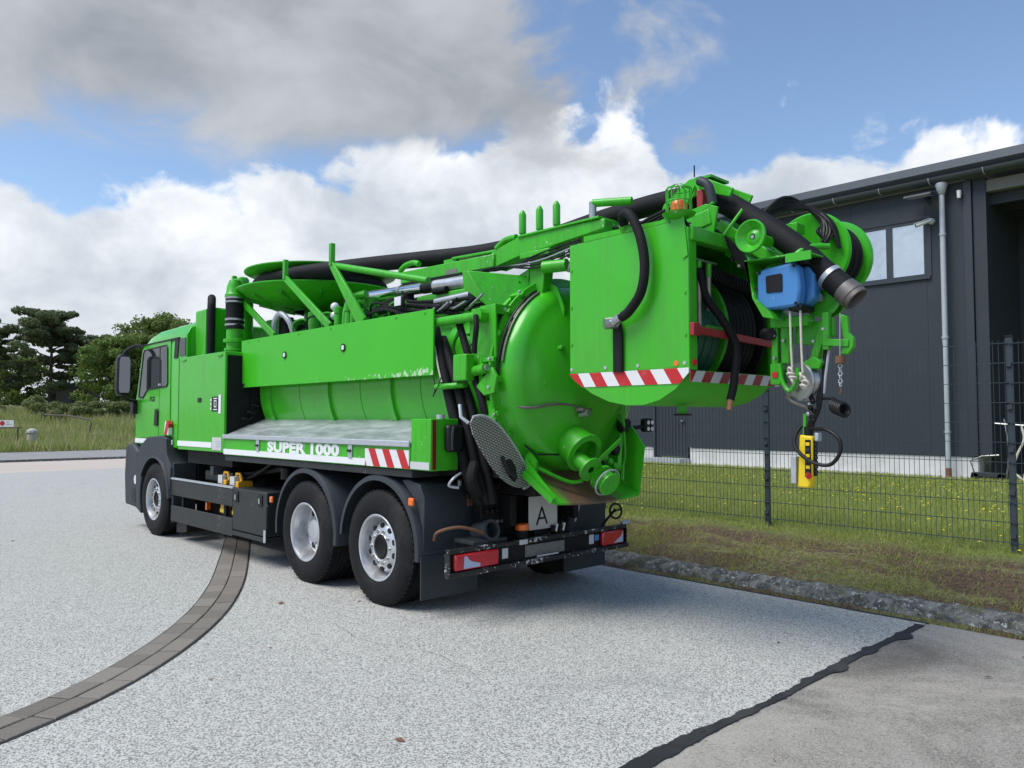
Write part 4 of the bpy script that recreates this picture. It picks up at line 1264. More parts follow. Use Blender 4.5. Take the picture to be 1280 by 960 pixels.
# ---------------------------------------------------------------- cab
def cab():
    pro = [(-7.16, 1.30), (-7.20, 1.95), (-7.12, 2.15), (-6.93, 2.72), (-6.82, 2.90), (-6.62, 3.02), (-6.2, 3.10), (-5.2, 3.12), (-4.97, 3.08), (-4.97, 1.28)]
    side = [(-7.02, 1.30), (-7.08, 1.95), (-7.00, 2.15), (-6.80, 2.72), (-6.72, 2.82), (-6.55, 2.86), (-6.2, 2.89), (-5.2, 2.89), (-4.97, 2.88), (-4.97, 1.28)]
    mid = [((a[0] + b[0]) / 2 - .03, (a[1] * .35 + b[1] * .65)) for a, b in zip(side, pro)]
    def ring(p, y): return [(a, y, b) for a, b in p]
    rings = [ring(side, .10), ring(mid, .17), ring(pro, .36), ring(pro, 2 * CY - .36), ring(mid, 2 * CY - .17), ring(side, 2 * CY - .10)]
    body = part(MB().loft(rings), 'cab', 'green_clean', bevel=.015, angle=.5)
    # door skin, proud of the side
    door_out = [(-7.00, 1.40), (-7.05, 1.95), (-6.97, 2.14), (-6.78, 2.76), (-6.72, 2.84), (-5.56, 2.86), (-5.54, 1.62), (-5.75, 1.44)]
    d = MB().prism(door_out, 'y', .088, .0985).build('door', 'green_clean', body, bevel=.004)
    win = [(-6.88, 2.05), (-6.70, 2.72), (-6.66, 2.77), (-5.70, 2.79), (-5.66, 2.75), (-5.63, 2.22), (-5.68, 2.18), (-6.45, 2.16), (-6.55, 2.12), (-6.64, 2.06), (-6.70, 2.03)]
    MB().prism(win, 'y', .083, .0875).build('window', 'window_glass', body)
    # window seal ring
    s = MB(); pts = [Vector((a, .084, b)) for a, b in win]
    s.tube(pts + [pts[0]], .012, 6, caps=False); s.build('window_seal', 'plastic_black', body)
    MB().box(-5.99, -5.96, .080, .0826, 2.18, 2.785).build('window_bar', 'plastic_black', body)
    MB().box(-6.02, -5.93, .08, .0826, 2.20, 2.23).build('window_latch', 'lens', body)
    MB().box(-5.992, -5.982, .0865, .0879, 1.45, 2.15).build('door_seam', 'shadow_line', body)
    MB().prism([(-6.15, 1.60), (-6.0, 1.60), (-6.0, 1.83), (-6.04, 1.86), (-6.12, 1.85)], 'y', .066, .0872).build('door_handle', 'plastic_black', body, bevel=.01)
    MB().box(-7.00, -5.40, .078, .0865, 1.33, 1.40).build('white_band', 'white', body)
    text('TGS', .10, 'letter_black', 'lettering', body, (-6.40, .0865, 1.97), (1, 0, 0), (0, 0, 1), 1.3, .002)
    MB().prism([(-5.60, 1.475), (-5.42, 1.475), (-5.42, 1.63), (-5.47, 1.68), (-5.56, 1.66)], 'y', .03, .0865).build('corner_panel', 'stripe_cab', body)
    # dark pillar and rear quarter glass
    MB().prism([(-5.42, 2.58), (-5.28, 2.58), (-5.24, 2.86), (-5.38, 2.86)], 'y', .086, .0975).build('pillar_trim', 'plastic_black', body)
    MB().prism([(-5.22, 2.60), (-4.99, 2.60), (-4.99, 2.85), (-5.20, 2.85)], 'y', .088, .0975).build('quarter_window', 'window_glass', body)
    MB().prism([(-6.80, 2.835), (-6.72, 2.862), (-5.22, 2.872), (-5.22, 2.850), (-6.70, 2.845)], 'y', .075, .097).build('roof_gutter', 'plastic_black', body)
    # windscreen, sun visor and roof lamp
    MB().loft([[(-7.165, y, 2.10), (-6.94, y, 2.74), (-6.955, y, 2.745), (-7.18, y, 2.105)] for y in (.30, 2 * CY - .30)]).build('windscreen', 'window_glass', body)
    part(MB().prism([(-6.84, 2.98), (-7.16, 2.90), (-7.14, 2.86), (-6.90, 2.88)], 'y', .45, 2 * CY - .45), 'sun_visor', 'window_glass', bevel=.008)
    part(MB().box(-6.55, -6.25, .55, .80, 3.10, 3.18), 'roof_lamp', 'lens', bevel=.03)
    # mirrors
    m = part(MB().prism([(-.235, 2.07), (-.07, 2.06), (-.05, 2.15), (-.05, 2.64), (-.085, 2.71), (-.22, 2.71), (-.25, 2.63), (-.255, 2.16)], 'x', -6.98, -6.84), 'side_mirror', 'plastic_black', bevel=.03)
    MB().prism([(-.215, 2.11), (-.09, 2.11), (-.075, 2.17), (-.075, 2.62), (-.10, 2.67), (-.205, 2.67), (-.225, 2.61), (-.23, 2.17)], 'x', -6.838, -6.832).turn((-6.835, -.15, 0), -.155).build('mirror_glass', 'mirror_glass', m)
    MB().tube([(-6.90, -.15, 2.70), (-6.88, -.10, 2.78), (-6.82, .02, 2.85), (-6.74, .10, 2.82)], .03, 8, smooth=4).build('upper_arm', 'plastic_black', m)
    MB().tube([(-6.92, -.15, 2.07), (-6.94, -.06, 2.0), (-6.98, .10, 1.98)], .025, 8, smooth=4).build('lower_arm', 'plastic_black', m)
    part(MB().prism([(-7.08, 1.78), (-6.96, 1.78), (-6.94, 1.95), (-7.04, 2.0), (-7.10, 1.93)], 'y', .02, .097), 'grab_cover', 'plastic_black', bevel=.015)
    m = part(MB().box(-6.98, -6.84, 2.52, 2.80, 2.06, 2.73), 'side_mirror', 'plastic_black', bevel=.03)
    MB().tube([(-6.90, 2.6, 2.72), (-6.82, 2.42, 2.85), (-6.74, 2.34, 2.82)], .03, 8).build('upper_arm', 'plastic_black', m)
    part(MB().box(-7.085, -7.02, .12, .30, 1.42, 1.75), 'corner_vane', 'plastic_black', bevel=.02)


cab()


# ---------------------------------------------------------------- lockers and deck
def lockers():
    l = part(MB().box(-4.885, -3.36, -.03, .70, 1.285, 2.545), 'front_locker', 'green_clean', bevel=.008)
    MB().box(-4.885, -3.72, -.036, -.0315, 1.335, 1.405).build('white_band', 'white', l)
    MB().box(-3.70, -3.42, -.038, -.0315, 1.31, 1.47).build('type_plate', 'white_sign', l)
    for z in (1.355, 1.385, 1.415): MB().box(-3.58, -3.45, -.0405, -.0385, z, z + .008).build('print_line', 'galv', l)
    # warning sticker: black square with white ring mark and white strip
    MB().box(-3.73, -3.53, -.0365, -.0315, 1.80, 1.985).build('sticker', 'letter_black', l)
    MB().box(-3.525, -3.455, -.0365, -.0315, 1.77, 2.005).build('sticker_strip', 'white', l)
    s = MB()
    for a, b, c, e in ((-3.68, -3.56, 1.955, 1.968), (-3.66, -3.645, 1.85, 1.94), (-3.60, -3.585, 1.85, 1.94), (-3.645, -3.60, 1.85, 1.863), (-3.645, -3.60, 1.927, 1.94), (-3.68, -3.56, 1.815, 1.828)): s.box(a, b, -.0385, -.0370, c, e)
    s.build('sticker_print', 'white', l)
    for k in range(3): MB().box(-3.775, -3.745, -.0365, -.0315, 1.82 + k * .055, 1.85 + k * .055).build('sticker_strip', 'white', l)
    part(MB().box(-4.888, -4.876, -.0335, -.0305, 1.29, 2.54), 'locker_seam', 'shadow_line')
    part(MB().box(-4.885, -3.36, 1.74, 2.47, 1.285, 2.545), 'front_locker', 'green_clean', bevel=.008)
    for side in (0, 1):
        def fy(y): return y if side == 0 else 2 * CY - y
        def bx(x0, x1, y0, y1, z0, z1): return MB().box(x0, x1, min(fy(y0), fy(y1)), max(fy(y0), fy(y1)), z0, z1)
        lk = part(bx(-3.352, .545, -.03, .40, 1.262, 1.47), 'side_locker', 'green', bevel=.006)
        poly = [(-.035, 1.473), (-.035, 1.495), (.50, 1.715), (.50, 1.69)]
        poly = [(fy(a), b) for a, b in poly]
        for x0, x1 in ((-3.36, -1.50), (-1.49, .545)):
            part(MB().prism(poly, 'x', x0, x1), 'deck_plate', 'alu_deck', bevel=.004)
        part(bx(-3.36, -1.70, -.052, -.032, 1.462, 1.512), 'deck_edge', 'galv', bevel=.006)
        part(bx(-1.695, .55, -.054, -.034, 1.458, 1.512), 'deck_edge', 'galv', bevel=.006)
        part(bx(-3.352, .545, -.012, .38, 1.19, 1.258), 'locker_sill', 'skirt_grey', bevel=.006)
        part(bx(-3.35, -.165 if side == 0 else .54, -.036, -.0315, 1.272, 1.335), 'white_band', 'white')
        eb = part(bx(.552, .835, -.03, .27, 1.262, 1.705), 'lamp_box', 'green', bevel=.008)
        MB().box(.552, .82, fy(-.036) if side == 0 else fy(-.0315), fy(-.0315) if side == 0 else fy(-.036), 1.272, 1.335).build('white_band', 'white_sign', eb)
        bx(.836, .842, -.012, .022, 1.275, 1.695).build('reflector_strip', 'reflector_red', eb)
        q = bx(.836, .91, .10, .28, 1.42, 1.655).build('work_lamp', 'plastic_black', eb, bevel=.03)
        if side == 0:
            MB().tube([(.915, .14, 1.44), (.925, .13, 1.54), (.915, .15, 1.64)], .012, 6, smooth=4).build('guard_wire', 'plastic_dark', eb)
            MB().cyl((.80, .10, 1.706), (.80, .10, 1.74), .035).build('cap', 'galv', eb)
            MB().box(-.16, .535, -.0395, -.0315, 1.270, 1.430).build('hazard_marking', 'stripe_locker', lk)
            text('SUPER 1000', .150, 'white', 'lettering', lk, (-2.17, -.0325, 1.334), (1, 0, 0), (0, 0, 1), 1.0, .0075, space=1.04, fit=(1.54, .122))
            for x in (-2.40, -.42):
                h = MB().box(x - .035, x + .035, -.045, -.0315, 1.33, 1.47).build('latch', 'galv', lk, bevel=.004)
                MB().cyl((x - .028, -.052, 1.40), (x + .028, -.052, 1.40), .012, n=8).build('latch_pin', 'plastic_black', h)


lockers()


# ---------------------------------------------------------------- tank
def tank():
    TZ, TR = 2.07, .855
    tk = part(MB().lathe([(.30, -3.52), (.60, -3.44), (.78, -3.34), (TR, -3.22), (TR, 1.16)], (0, CY, TZ), (1, 0, 0), 96), 'tank', 'green_clean', angle=.5)
    for x in (-2.95, -1.55, -.35, .55):
        MB().lathe([(TR - .002, x - .05), (TR + .03, x - .045), (TR + .03, x + .045), (TR - .002, x + .05)], (0, CY, TZ), (1, 0, 0), 96).build('tank_band', 'green_clean', tk)
    MB().lathe([(TR - .01, 1.05), (TR + .045, 1.05), (TR + .045, 1.10), (TR + .005, 1.105), (TR + .005, 1.15), (TR - .01, 1.15)], (0, CY, TZ), (1, 0, 0), 96).build('tank_flange', 'green', tk)
    MB().lathe([(TR - .02, 1.152), (TR + .002, 1.155), (TR + .002, 1.172), (TR - .02, 1.175)], (0, CY, TZ), (1, 0, 0), 96).build('rubber_seal', 'rubber', tk)
    for k in range(36):
        a = radians(95 + 5 * k)
        MB().cyl((1.035, CY + (TR + .024) * cos(a), TZ + (TR + .024) * sin(a)), (1.052, CY + (TR + .024) * cos(a), TZ + (TR + .024) * sin(a)), .013, n=6).build('flange_bolt', 'galv', tk, smooth=False)
    for x in (-2.2, -.9, .15): MB().torus((x, CY, TZ), (1, 0, 0), TR + .001, .005, 96, 5).build('weld_seam', 'green', tk)
    # rear door: torispherical dome
    R = .84; prof = [(R + .02, 1.18), (R + .045, 1.185), (R + .045, 1.235), (R + .01, 1.24), (R, 1.26)]
    for i in range(1, 9):
        a = radians(10 * i); prof.append((R - .17 * (1 - cos(a)), 1.26 + .17 * sin(a)))
    r0, h0 = prof[-1]
    for i in range(1, 13):
        t = i / 12; prof.append((r0 * (1 - t), h0 + .19 * (1 - (1 - t) ** 2)))
    dm = part(MB().lathe(prof, (0, CY, TZ), (1, 0, 0), 96), 'tank_door', 'green_clean', angle=.5)
    # cable clipped round the rim
    pts = [(1.255, CY + (R + .03) * cos(a), TZ + (R + .03) * sin(a)) for a in np.linspace(radians(118), radians(182), 16)]
    MB().tube(pts, .012, 6, smooth=2).build('rim_cable', 'plastic_black', dm)
    pts = [(1.285, CY + (R + .012) * cos(a), TZ + (R + .012) * sin(a)) for a in np.linspace(radians(118), radians(172), 16)]
    MB().tube(pts, .012, 6, smooth=2).build('rim_cable', 'old_steel', dm)
    MB().tube([(1.28, .44, 1.98), (1.33, .45, 1.83), (1.45, .56, 1.80), (1.52, .75, 1.83), (1.56, .95, 1.82), (1.60, 1.03, 1.77)], .012, 7, smooth=6).build('probe_pipe', 'old_steel', dm)
    MB().box(1.56, 1.66, .97, 1.09, 1.77, 1.80).build('probe_flange', 'old_steel', dm)
    MB().cyl((1.58, 1.03, 1.74), (1.68, 1.03, 1.76), .035).build('probe_nut', 'steel', dm)
    MB().tube([(1.30, .62, 1.48), (1.36, .70, 1.40), (1.44, 1.0, 1.39)], .008, 6).build('probe_pipe', 'plastic_black', dm)
    # clamps on the rim
    for a in (182, 215, 240):
        c = (CY + (R + .03) * cos(radians(a)), TZ + (R + .03) * sin(radians(a)))
        d = Vector((0, cos(radians(a)), sin(radians(a))))
        P0 = Vector((1.10, c[0], c[1])); q = MB().bar(P0 + d * .02, P0 + d * .02 + Vector((.20 if a < 200 else .155, 0, 0)), .05, .06, up=d)
        q.build('door_clamp', 'green', dm, bevel=.006)
    MB().prism([(1.05, 1.98), (1.25, 2.14), (1.31, 2.06), (1.28, 1.92), (1.15, 1.90)], 'y', .285, .315).build('clamp_plate', 'green', dm, bevel=.006)
    MB().cyl((.98, .30, 2.11), (1.20, .27, 2.13), .045, n=14).build('clamp_cylinder', 'green', dm)
    MB().cyl((1.20, .27, 2.13), (1.225, .268, 2.132), .03, n=14).build('clamp_nut', 'steel', dm)
    # outlet valve stub at the lower centre
    o, ax = Vector((1.46, 1.05, 1.50)), Vector((.80, -.08, -.45)).normalized()
    def P(h): return o + ax * h
    v = MB().lathe([(.165, -.12), (.168, .0), (.168, .17), (.182, .17), (.182, .19), (.125, .195), (.125, .10), (.001, .10)], o, ax, 40).build('outlet_stub', 'green', dm)
    MB().lathe([(.07, .1), (.07, .3), (.11, .32), (.11, .34), (.03, .34)], o + Vector((0, -.06, -.06)), ax, 20).build('valve_body', 'green_dirty', dm)
    MB().bar(P(.28) + Vector((.02, -.02, -.07)), P(.28) + Vector((.05, .34, .16)), .025, .03).build('valve_lever', 'green_dirty', dm)
    o2 = P(.30) + Vector((-.02, .10, -.13))
    MB().lathe([(.085, -.05), (.085, .03), (.115, .03), (.115, .055), (.09, .06), (.09, .14), (.105, .145), (.105, .16), (.085, .165), (.001, .15)], o2, ax, 28).build('drain_cap', 'green', dm)
    MB().torus(o2 + ax * .12, ax, .125, .008, 28, 6).build('cap_ring', 'galv', dm)
    for k in range(5):
        q = Vector((1.58 + .02 * k, 1.35 + .05 * (k % 3), 1.36 - .04 * k)); MB().sphere(tuple(q), .035).build('dirty_fitting', 'green_dirty', dm)
    for (y, z, x) in ((1.62, 1.62, 1.56), (1.52, 1.42, 1.54), (1.70, 1.66, 1.52)):
        MB().lathe([(.001, .06), (.045, .05), (.05, .0), (.03, -.04)], (x, y, z), (1, 0, 0), 14).build('sight_glass', 'letter_black', dm)
    # vertical plate and top hinge on the door
    MB().prism([(1.30, 2.92), (1.40, 2.86), (1.48, 2.68), (1.47, 2.43), (1.40, 2.43), (1.36, 2.62), (1.28, 2.80)], 'y', .93, .955).build('hinge_plate', 'green', dm, bevel=.004)
    MB().prism([(1.14, 3.20), (1.34, 3.14), (1.30, 2.78), (1.24, 2.74), (1.14, 2.80)], 'y', .84, .96).build('hinge_block', 'green', dm, bevel=.01)
    MB().box(1.05, 1.42, .80, 1.02, 3.145, 3.20).build('hinge_cap', 'green', dm, bevel=.01)
    MB().cyl((1.36, .80, 3.03), (1.58, .86, 3.03), .055).build('hinge_pin', 'green', dm)
    MB().prism([(1.14, 3.06), (.95, 3.0), (.83, 2.84), (.86, 2.72), (1.10, 2.80)], 'y', .84, .865).build('hinge_plate', 'green', dm, bevel=.004)
    MB().torus((1.00, .80, 2.90), (.25, -.95, .1), .085, .010, 24, 6).build('hand_wheel', 'letter_black', dm)
    MB().tube([(.93, .81, 2.86), (1.07, .79, 2.94)], .008, 6).build('wheel_spoke', 'letter_black', dm)
    # wedge-shaped bracket ahead of the door
    wb = part(MB().add([(.60, .50, 3.06), (.72, .46, 3.05), (1.22, .95, 2.98), (1.10, 1.0, 2.98), (.62, .50, 2.90), (.95, .50, 2.70), (1.20, .90, 2.72), (1.08, .95, 2.80)],
                       [(0, 1, 2, 3), (0, 4, 5, 1), (1, 5, 6, 2), (2, 6, 7, 3), (3, 7, 4, 0), (4, 7, 6, 5)]), 'tipping_bracket', 'green', bevel=.008)
    # plate bolted on the flank, with the cross tube
    part(MB().prism([(.93, 2.66), (1.24, 2.68), (1.25, 2.22), (1.13, 2.23), (1.12, 2.12), (.96, 2.10), (.90, 2.50)], 'y', .335, .36), 'flank_plate', 'green', bevel=.006)
    part(MB().box(1.02, 1.22, .36, .60, 2.60, 2.68), 'plate_gusset', 'green')
    part(MB().box(.84, 1.02, .20, .30, 2.03, 2.26), 'junction_box', 'green', bevel=.012)
    ct = part(MB().cyl((.53, .26, 2.575), (1.10, .30, 2.585), .042, n=16), 'cross_tube', 'green')
    MB().cyl((1.10, .25, 2.585), (1.10, .36, 2.59), .06, n=10).build('tube_eye', 'green', ct)
    part(MB().tube([(1.10, .24, 2.58), (1.13, .22, 2.48), (1.10, .23, 2.36), (1.08, .24, 2.26)], .024, 8, smooth=5), 'short_hose', 'hose_black')
    part(MB().tube([(.77, .33, 2.55), (.92, .33, 2.2), (1.08, .32, 1.88), (1.12, .34, 1.74)], .034, 10, smooth=6), 'flank_hose', 'hose_black')
    part(MB().tube([(.80, .36, 2.50), (.74, .30, 2.38), (.77, .30, 2.24)], .006, 5, smooth=5), 'thin_cable', 'letter_black')
    part(MB().tube([(1.06, .3, 2.42), (.92, .28, 2.28), (.80, .28, 2.20)], .006, 5, smooth=5), 'thin_cable', 'letter_black')
    part(MB().tube([(.60, .18, 2.08), (.63, .17, 1.96), (.60, .17, 1.90), (.68, .17, 2.0), (.72, .17, 2.07)], .005, 5, smooth=5), 'thin_cable', 'letter_black')
    # hose bundle behind the guard panel going down
    for k, (dx, dy, r) in enumerate(((0, 0, .050), (.105, .03, .040), (.165, .08, .036))):
        part(MB().tube([(.36 + dx, .36 + dy, 2.58 - .14 * k), (.50 + dx, .30 + dy, 2.40 - .10 * k), (.67 + dx, .28 + dy, 1.98), (.80 + dx, .29 + dy, 1.60), (.90 + dx, .33 + dy, 1.2), (.92 + dx, .45, .98)], r, 12, smooth=8), 'hydraulic_hose', 'hose_black')
    part(MB().bar((.61, .20, 1.985), (.90, .30, 2.0), .10, .05), 'hose_strap', 'green', bevel=.02)
    part(MB().tube([(.53, .245, 2.36), (.60, .225, 2.18), (.66, .222, 2.03)], .008, 6, smooth=5), 'hose_marking', 'rope')
    part(MB().tube([(1.02, .30, 1.32), (1.05, .24, 1.20), (1.02, .34, 1.08), (.92, .50, 1.06), (.85, .70, 1.12)], .05, 10, smooth=6), 'elbow_hose', 'hose_black')
    for i in range(14):
        x = .72 + .04 * (i % 5); y = .38 + .06 * i % .5; z = 1.12 - .03 * (i % 6)
        part(MB().cyl((x, y, z), (x + .03, y - .02, z + .05), .022, n=10), 'hose_fitting', 'steel' if i % 3 == 0 else 'plastic_black')
    part(MB().tube([(.93, .22, 1.24), (.95, .12, 1.20), (.92, .10, 1.14), (.95, .18, 1.12)], .012, 6, smooth=4), 'tow_hook', 'galv')
    # catch tray below the door
    floor = MB(); ya, yb = .645, 1.76
    prof = []
    for i in range(13):
        t = i / 12; y = ya + (yb - ya) * t
        sag = .022 * (1 - (2 * t - 1) ** 2)
        prof.append((y, sag))
    vs = [(1.24, y, 1.26 - s) for y, s in prof] + [(1.64, y, 1.01 - s * 1.3) for y, s in prof] + [(1.24, y, 1.245 - s) for y, s in prof] + [(1.64, y, .995 - s * 1.3) for y, s in prof]
    n = 13; fs = []
    for i in range(n - 1): fs += [(i, i + 1, n + i + 1, n + i), (2 * n + i, 3 * n + i, 3 * n + i + 1, 2 * n + i + 1), (n + i, n + i + 1, 3 * n + i + 1, 3 * n + i), (i, 2 * n + i, 2 * n + i + 1, i + 1)]
    fs += [(0, n, 3 * n, 2 * n), (n - 1, 3 * n - 1, 4 * n - 1, 2 * n - 1)]
    tr = part(floor.add(vs, fs), 'catch_tray', 'tray_floor', smooth=False)
    MB().add([(1.24, 1.762, 1.27), (1.64, 1.762, 1.005), (1.70, 1.772, 1.45), (1.52, 1.772, 1.68), (1.24, 1.762, 1.62), (1.24, 1.778, 1.27), (1.64, 1.778, 1.005), (1.70, 1.788, 1.45), (1.52, 1.788, 1.68), (1.24, 1.778, 1.62)],
             [(0, 1, 2, 3, 4), (9, 8, 7, 6, 5), (0, 5, 6, 1), (1, 6, 7, 2), (2, 7, 8, 3), (3, 8, 9, 4), (4, 9, 5, 0)]).build('tray_side', 'green_tray', tr)
    MB().add([(1.31, .633, 1.20), (1.66, .633, 1.02), (1.66, .633, 1.06), (1.31, .633, 1.36), (1.31, .621, 1.20), (1.66, .621, 1.02), (1.66, .621, 1.06), (1.31, .621, 1.36)],
             [(0, 1, 2, 3), (7, 6, 5, 4), (0, 4, 5, 1), (1, 5, 6, 2), (2, 6, 7, 3), (3, 7, 4, 0)]).build('tray_side', 'green_tray', tr)
    MB().bar((1.31, .595, 1.24), (1.66, .595, 1.03), .03, .05).build('tray_rail', 'green_dirty', tr)
    MB().tube([(1.34, .66, 1.32), (1.42, .76, 1.25), (1.52, .95, 1.16), (1.58, 1.05, 1.17)], .017, 8, smooth=5).build('drain_pipe', 'green', tr)
    MB().prism([(1.26, 1.20), (1.38, 1.18), (1.40, 1.34), (1.32, 1.42), (1.26, 1.38)], 'y', .66, .685).build('pipe_bracket', 'green', tr)
    MB().tube([(1.52, 1.66, 1.75), (1.56, 1.64, 1.45), (1.58, 1.60, 1.15)], .018, 8).build('stay_rod', 'green', tr)
    lamp = part(MB().tube([(1.54, 1.78, 1.62), (1.56, 1.93, 1.63)], .02, 8), 'lamp_arm', 'letter_black')
    MB().box(1.53, 1.60, 1.93, 2.06, 1.58, 1.71).build('work_lamp', 'letter_black', lamp, bevel=.02)
    for (dy, dz) in ((.04, .03), (.10, .03), (.04, .09), (.10, .09)): MB().cyl((1.60, 1.93 + dy, 1.58 + dz), (1.606, 1.93 + dy, 1.58 + dz), .02, n=10).build('lamp_led', 'lens', lamp)
    # chequer-plate flap, folded up beside the door
    pl = [(.02, 1.67), (.05, 1.72), (.15, 1.73), (.27, 1.69), (.40, 1.59), (.53, 1.45), (.62, 1.33), (.69, 1.19), (.685, 1.13), (.62, 1.11), (.50, 1.13), (.37, 1.20), (.25, 1.31), (.13, 1.46), (.05, 1.58)]
    cp = part(MB().prism(pl, 'x', 1.28, 1.295), 'step_plate', 'chequer_plate', smooth=False)
    MB().tube([(1.288, y, z) for y, z in pl[1:10]], .012, 6, smooth=3).build('plate_rim', 'galv', cp)
    MB().tube([(1.298, .36, 1.39), (1.33, .40, 1.27), (1.32, .50, 1.21)], .018, 8).build('plate_handle', 'plastic_black', cp)
    MB().prism([(.40, 1.36), (.46, 1.37), (.52, 1.30), (.54, 1.20), (.50, 1.17), (.44, 1.22)], 'x', 1.2955, 1.299).build('grip_hole', 'letter_black', cp)
    MB().tube([(1.27, .02, 1.67), (1.22, -.02, 1.72), (1.18, .0, 1.82)], .015, 6).build('plate_hinge', 'galv', cp)
    part(MB().prism([(1.02, 1.86), (1.22, 1.86), (1.24, 1.70), (1.16, 1.62)], 'y', .34, .36), 'flange_gusset', 'green')


tank()


# ---------------------------------------------------------------- guard panel
for yy in (.19, 2 * CY - .21):
    g = part(MB().box(-3.385, .575, yy, yy + .02, 2.095, 2.69), 'guard_panel', 'green_panel', bevel=.004)
    if yy < 1:
        for x, z in ((-2.22, 2.44), (-.94, 2.44)):
            q = MB().cyl((x, yy - .002, z), (x, yy - .012, z), .042, n=18).build('panel_latch', 'letter_black', g)
            MB().cyl((x + .008, yy - .0125, z), (x + .008, yy - .018, z), .026, n=14).build('latch_knob', 'lens', q)
        for x in (-3.1, -2.0, -.9, .3): MB().bar((x, yy + .03, 2.4), (x, .52, 2.4), .05, .05).build('panel_stay', 'green', g)


# ---------------------------------------------------------------- behind the cab: stacks
def stacks():
    part(MB().box(-5.0, -4.42, .22, .62, 2.55, 3.235), 'intake_box', 'green', bevel=.03)
    for x in (-4.60, -4.52): part(MB().box(x, x + .03, .205, .219, 2.55, 3.22), 'box_rib', 'green')
    part(MB().tube([(-4.38, .20, 2.58), (-4.38, .20, 3.15), (-4.42, .22, 3.30), (-4.52, .26, 3.37), (-4.62, .30, 3.33), (-4.66, .32, 3.22)], .055, 12, smooth=5), 'breather_hose', 'hose_black')
    part(MB().cyl((-4.22, .55, 2.5), (-4.22, .55, 3.40), .16, n=24), 'silencer', 'green')
    part(MB().lathe([(.16, 0), (.12, .07), (.10, .08), (.10, .22), (.08, .25), (.001, .26)], (-4.22, .55, 3.40), (0, 0, 1), 24), 'silencer_cap', 'green')
    h = part(MB().cyl((-3.66, .22, 2.86), (-3.68, .22, 3.27), .115, n=24), 'rubber_sleeve', 'hose_black')
    for z in (2.90, 2.97, 3.20, 3.25): MB().lathe([(.116, 0), (.122, .004), (.122, .026), (.116, .03)], (-3.67, .22, z), (0, 0, 1), 24).build('hose_clamp', 'steel', h)
    part(MB().lathe([(.10, 2.36), (.10, 2.5), (.13, 2.5), (.13, 2.53), (.105, 2.54), (.105, 2.58), (.13, 2.58), (.13, 2.61), (.105, 2.62), (.105, 2.68), (.14, 2.69), (.14, 2.73), (.105, 2.74), (.105, 2.86)], (-3.66, .22, 0), (0, 0, 1), 28), 'suction_pipe', 'green')
    part(MB().lathe([(.115, 3.27), (.125, 3.28), (.125, 3.31), (.11, 3.33), (.10, 3.42), (.07, 3.50), (.001, 3.53)], (-3.68, .22, 0), (0, 0, 1), 28), 'pipe_head', 'green')
    part(MB().box(-3.35, -3.33, .0, .36, 1.72, 2.5), 'rear_duct', 'plastic_black') if False else None
    # dark machinery, and a sheet of painted shade, in the gap between front locker and tank
    part(MB().box(-3.34, -3.30, .30, 2.2, 1.26, 2.3), 'bulkhead', 'chassis')
    part(MB().box(-3.3585, -3.352, .0, .69, 1.50, 2.50), 'dark_opening_sheet', 'chassis')  # dark sheet standing in for the shaded inside of the open-backed locker
    for i in range(9):
        y = .20 + .07 * (i % 5); z = 1.66 + .085 * i
        part(MB().tube([(-3.35, y, z), (-3.30, y - .02, z + .05), (-3.27, y + .05, z + .03), (-3.30, y + .12, z + .08)], .014, 7, smooth=4), 'machinery_line', 'plastic_black' if i % 3 else 'chassis')
    part(MB().cyl((-3.5, .9, 2.55), (-3.5, .9, 3.0), .3), 'blower_housing', 'green_dirty')
    part(MB().box(-4.4, -3.6, 1.0, 2.0, 2.55, 2.95), 'machinery_box', 'green_dirty', bevel=.03)
    part(MB().cyl((-3.2, 1.22, 2.80), (-3.2, 1.22, 3.2), .24), 'drum_pedestal', 'green')
    # clutter on top of the tank seen through the gap
    for i, (x, y, z, r) in enumerate(((-2.9, .55, 2.85, .09), (-2.3, .6, 2.86, .07), (-1.6, .7, 2.95, .10), (-1.1, .62, 2.9, .08), (-.6, .75, 2.95, .07))):
        part(MB().cyl((x, y, z - .12), (x, y, z + .12), r), 'tank_fitting', 'green_dirty' if i % 2 else 'chassis')
    part(MB().tube([(-2.95, .42, 2.72), (-2.92, .40, 2.90), (-2.80, .42, 3.0), (-2.66, .46, 2.9), (-2.62, .50, 2.75)], .035, 8, smooth=6), 'curved_pipe', 'galv')
    part(MB().tube([(-1.28, .42, 2.68), (-1.26, .42, 2.88), (-1.18, .44, 3.0), (-1.0, .5, 3.04)], .045, 10, smooth=6), 'curved_pipe', 'green')
    part(MB().tube([(-1.12, .42, 2.68), (-1.10, .42, 2.86), (-1.03, .46, 2.96)], .04, 10, smooth=6), 'curved_pipe', 'green')
    for z in (2.86, 2.96): part(MB().sphere((-1.58, .46, z), .05), 'gauge', 'lens')
    part(MB().tube([(-3.3, .9, 2.88), (-1.2, .95, 2.96), (.4, .9, 2.98)], .05, 8), 'top_duct', 'chassis')
    part(MB().box(-2.9, .2, .95, 1.5, 2.86, 3.02), 'walkway_box', 'green_dirty', bevel=.02)


stacks()


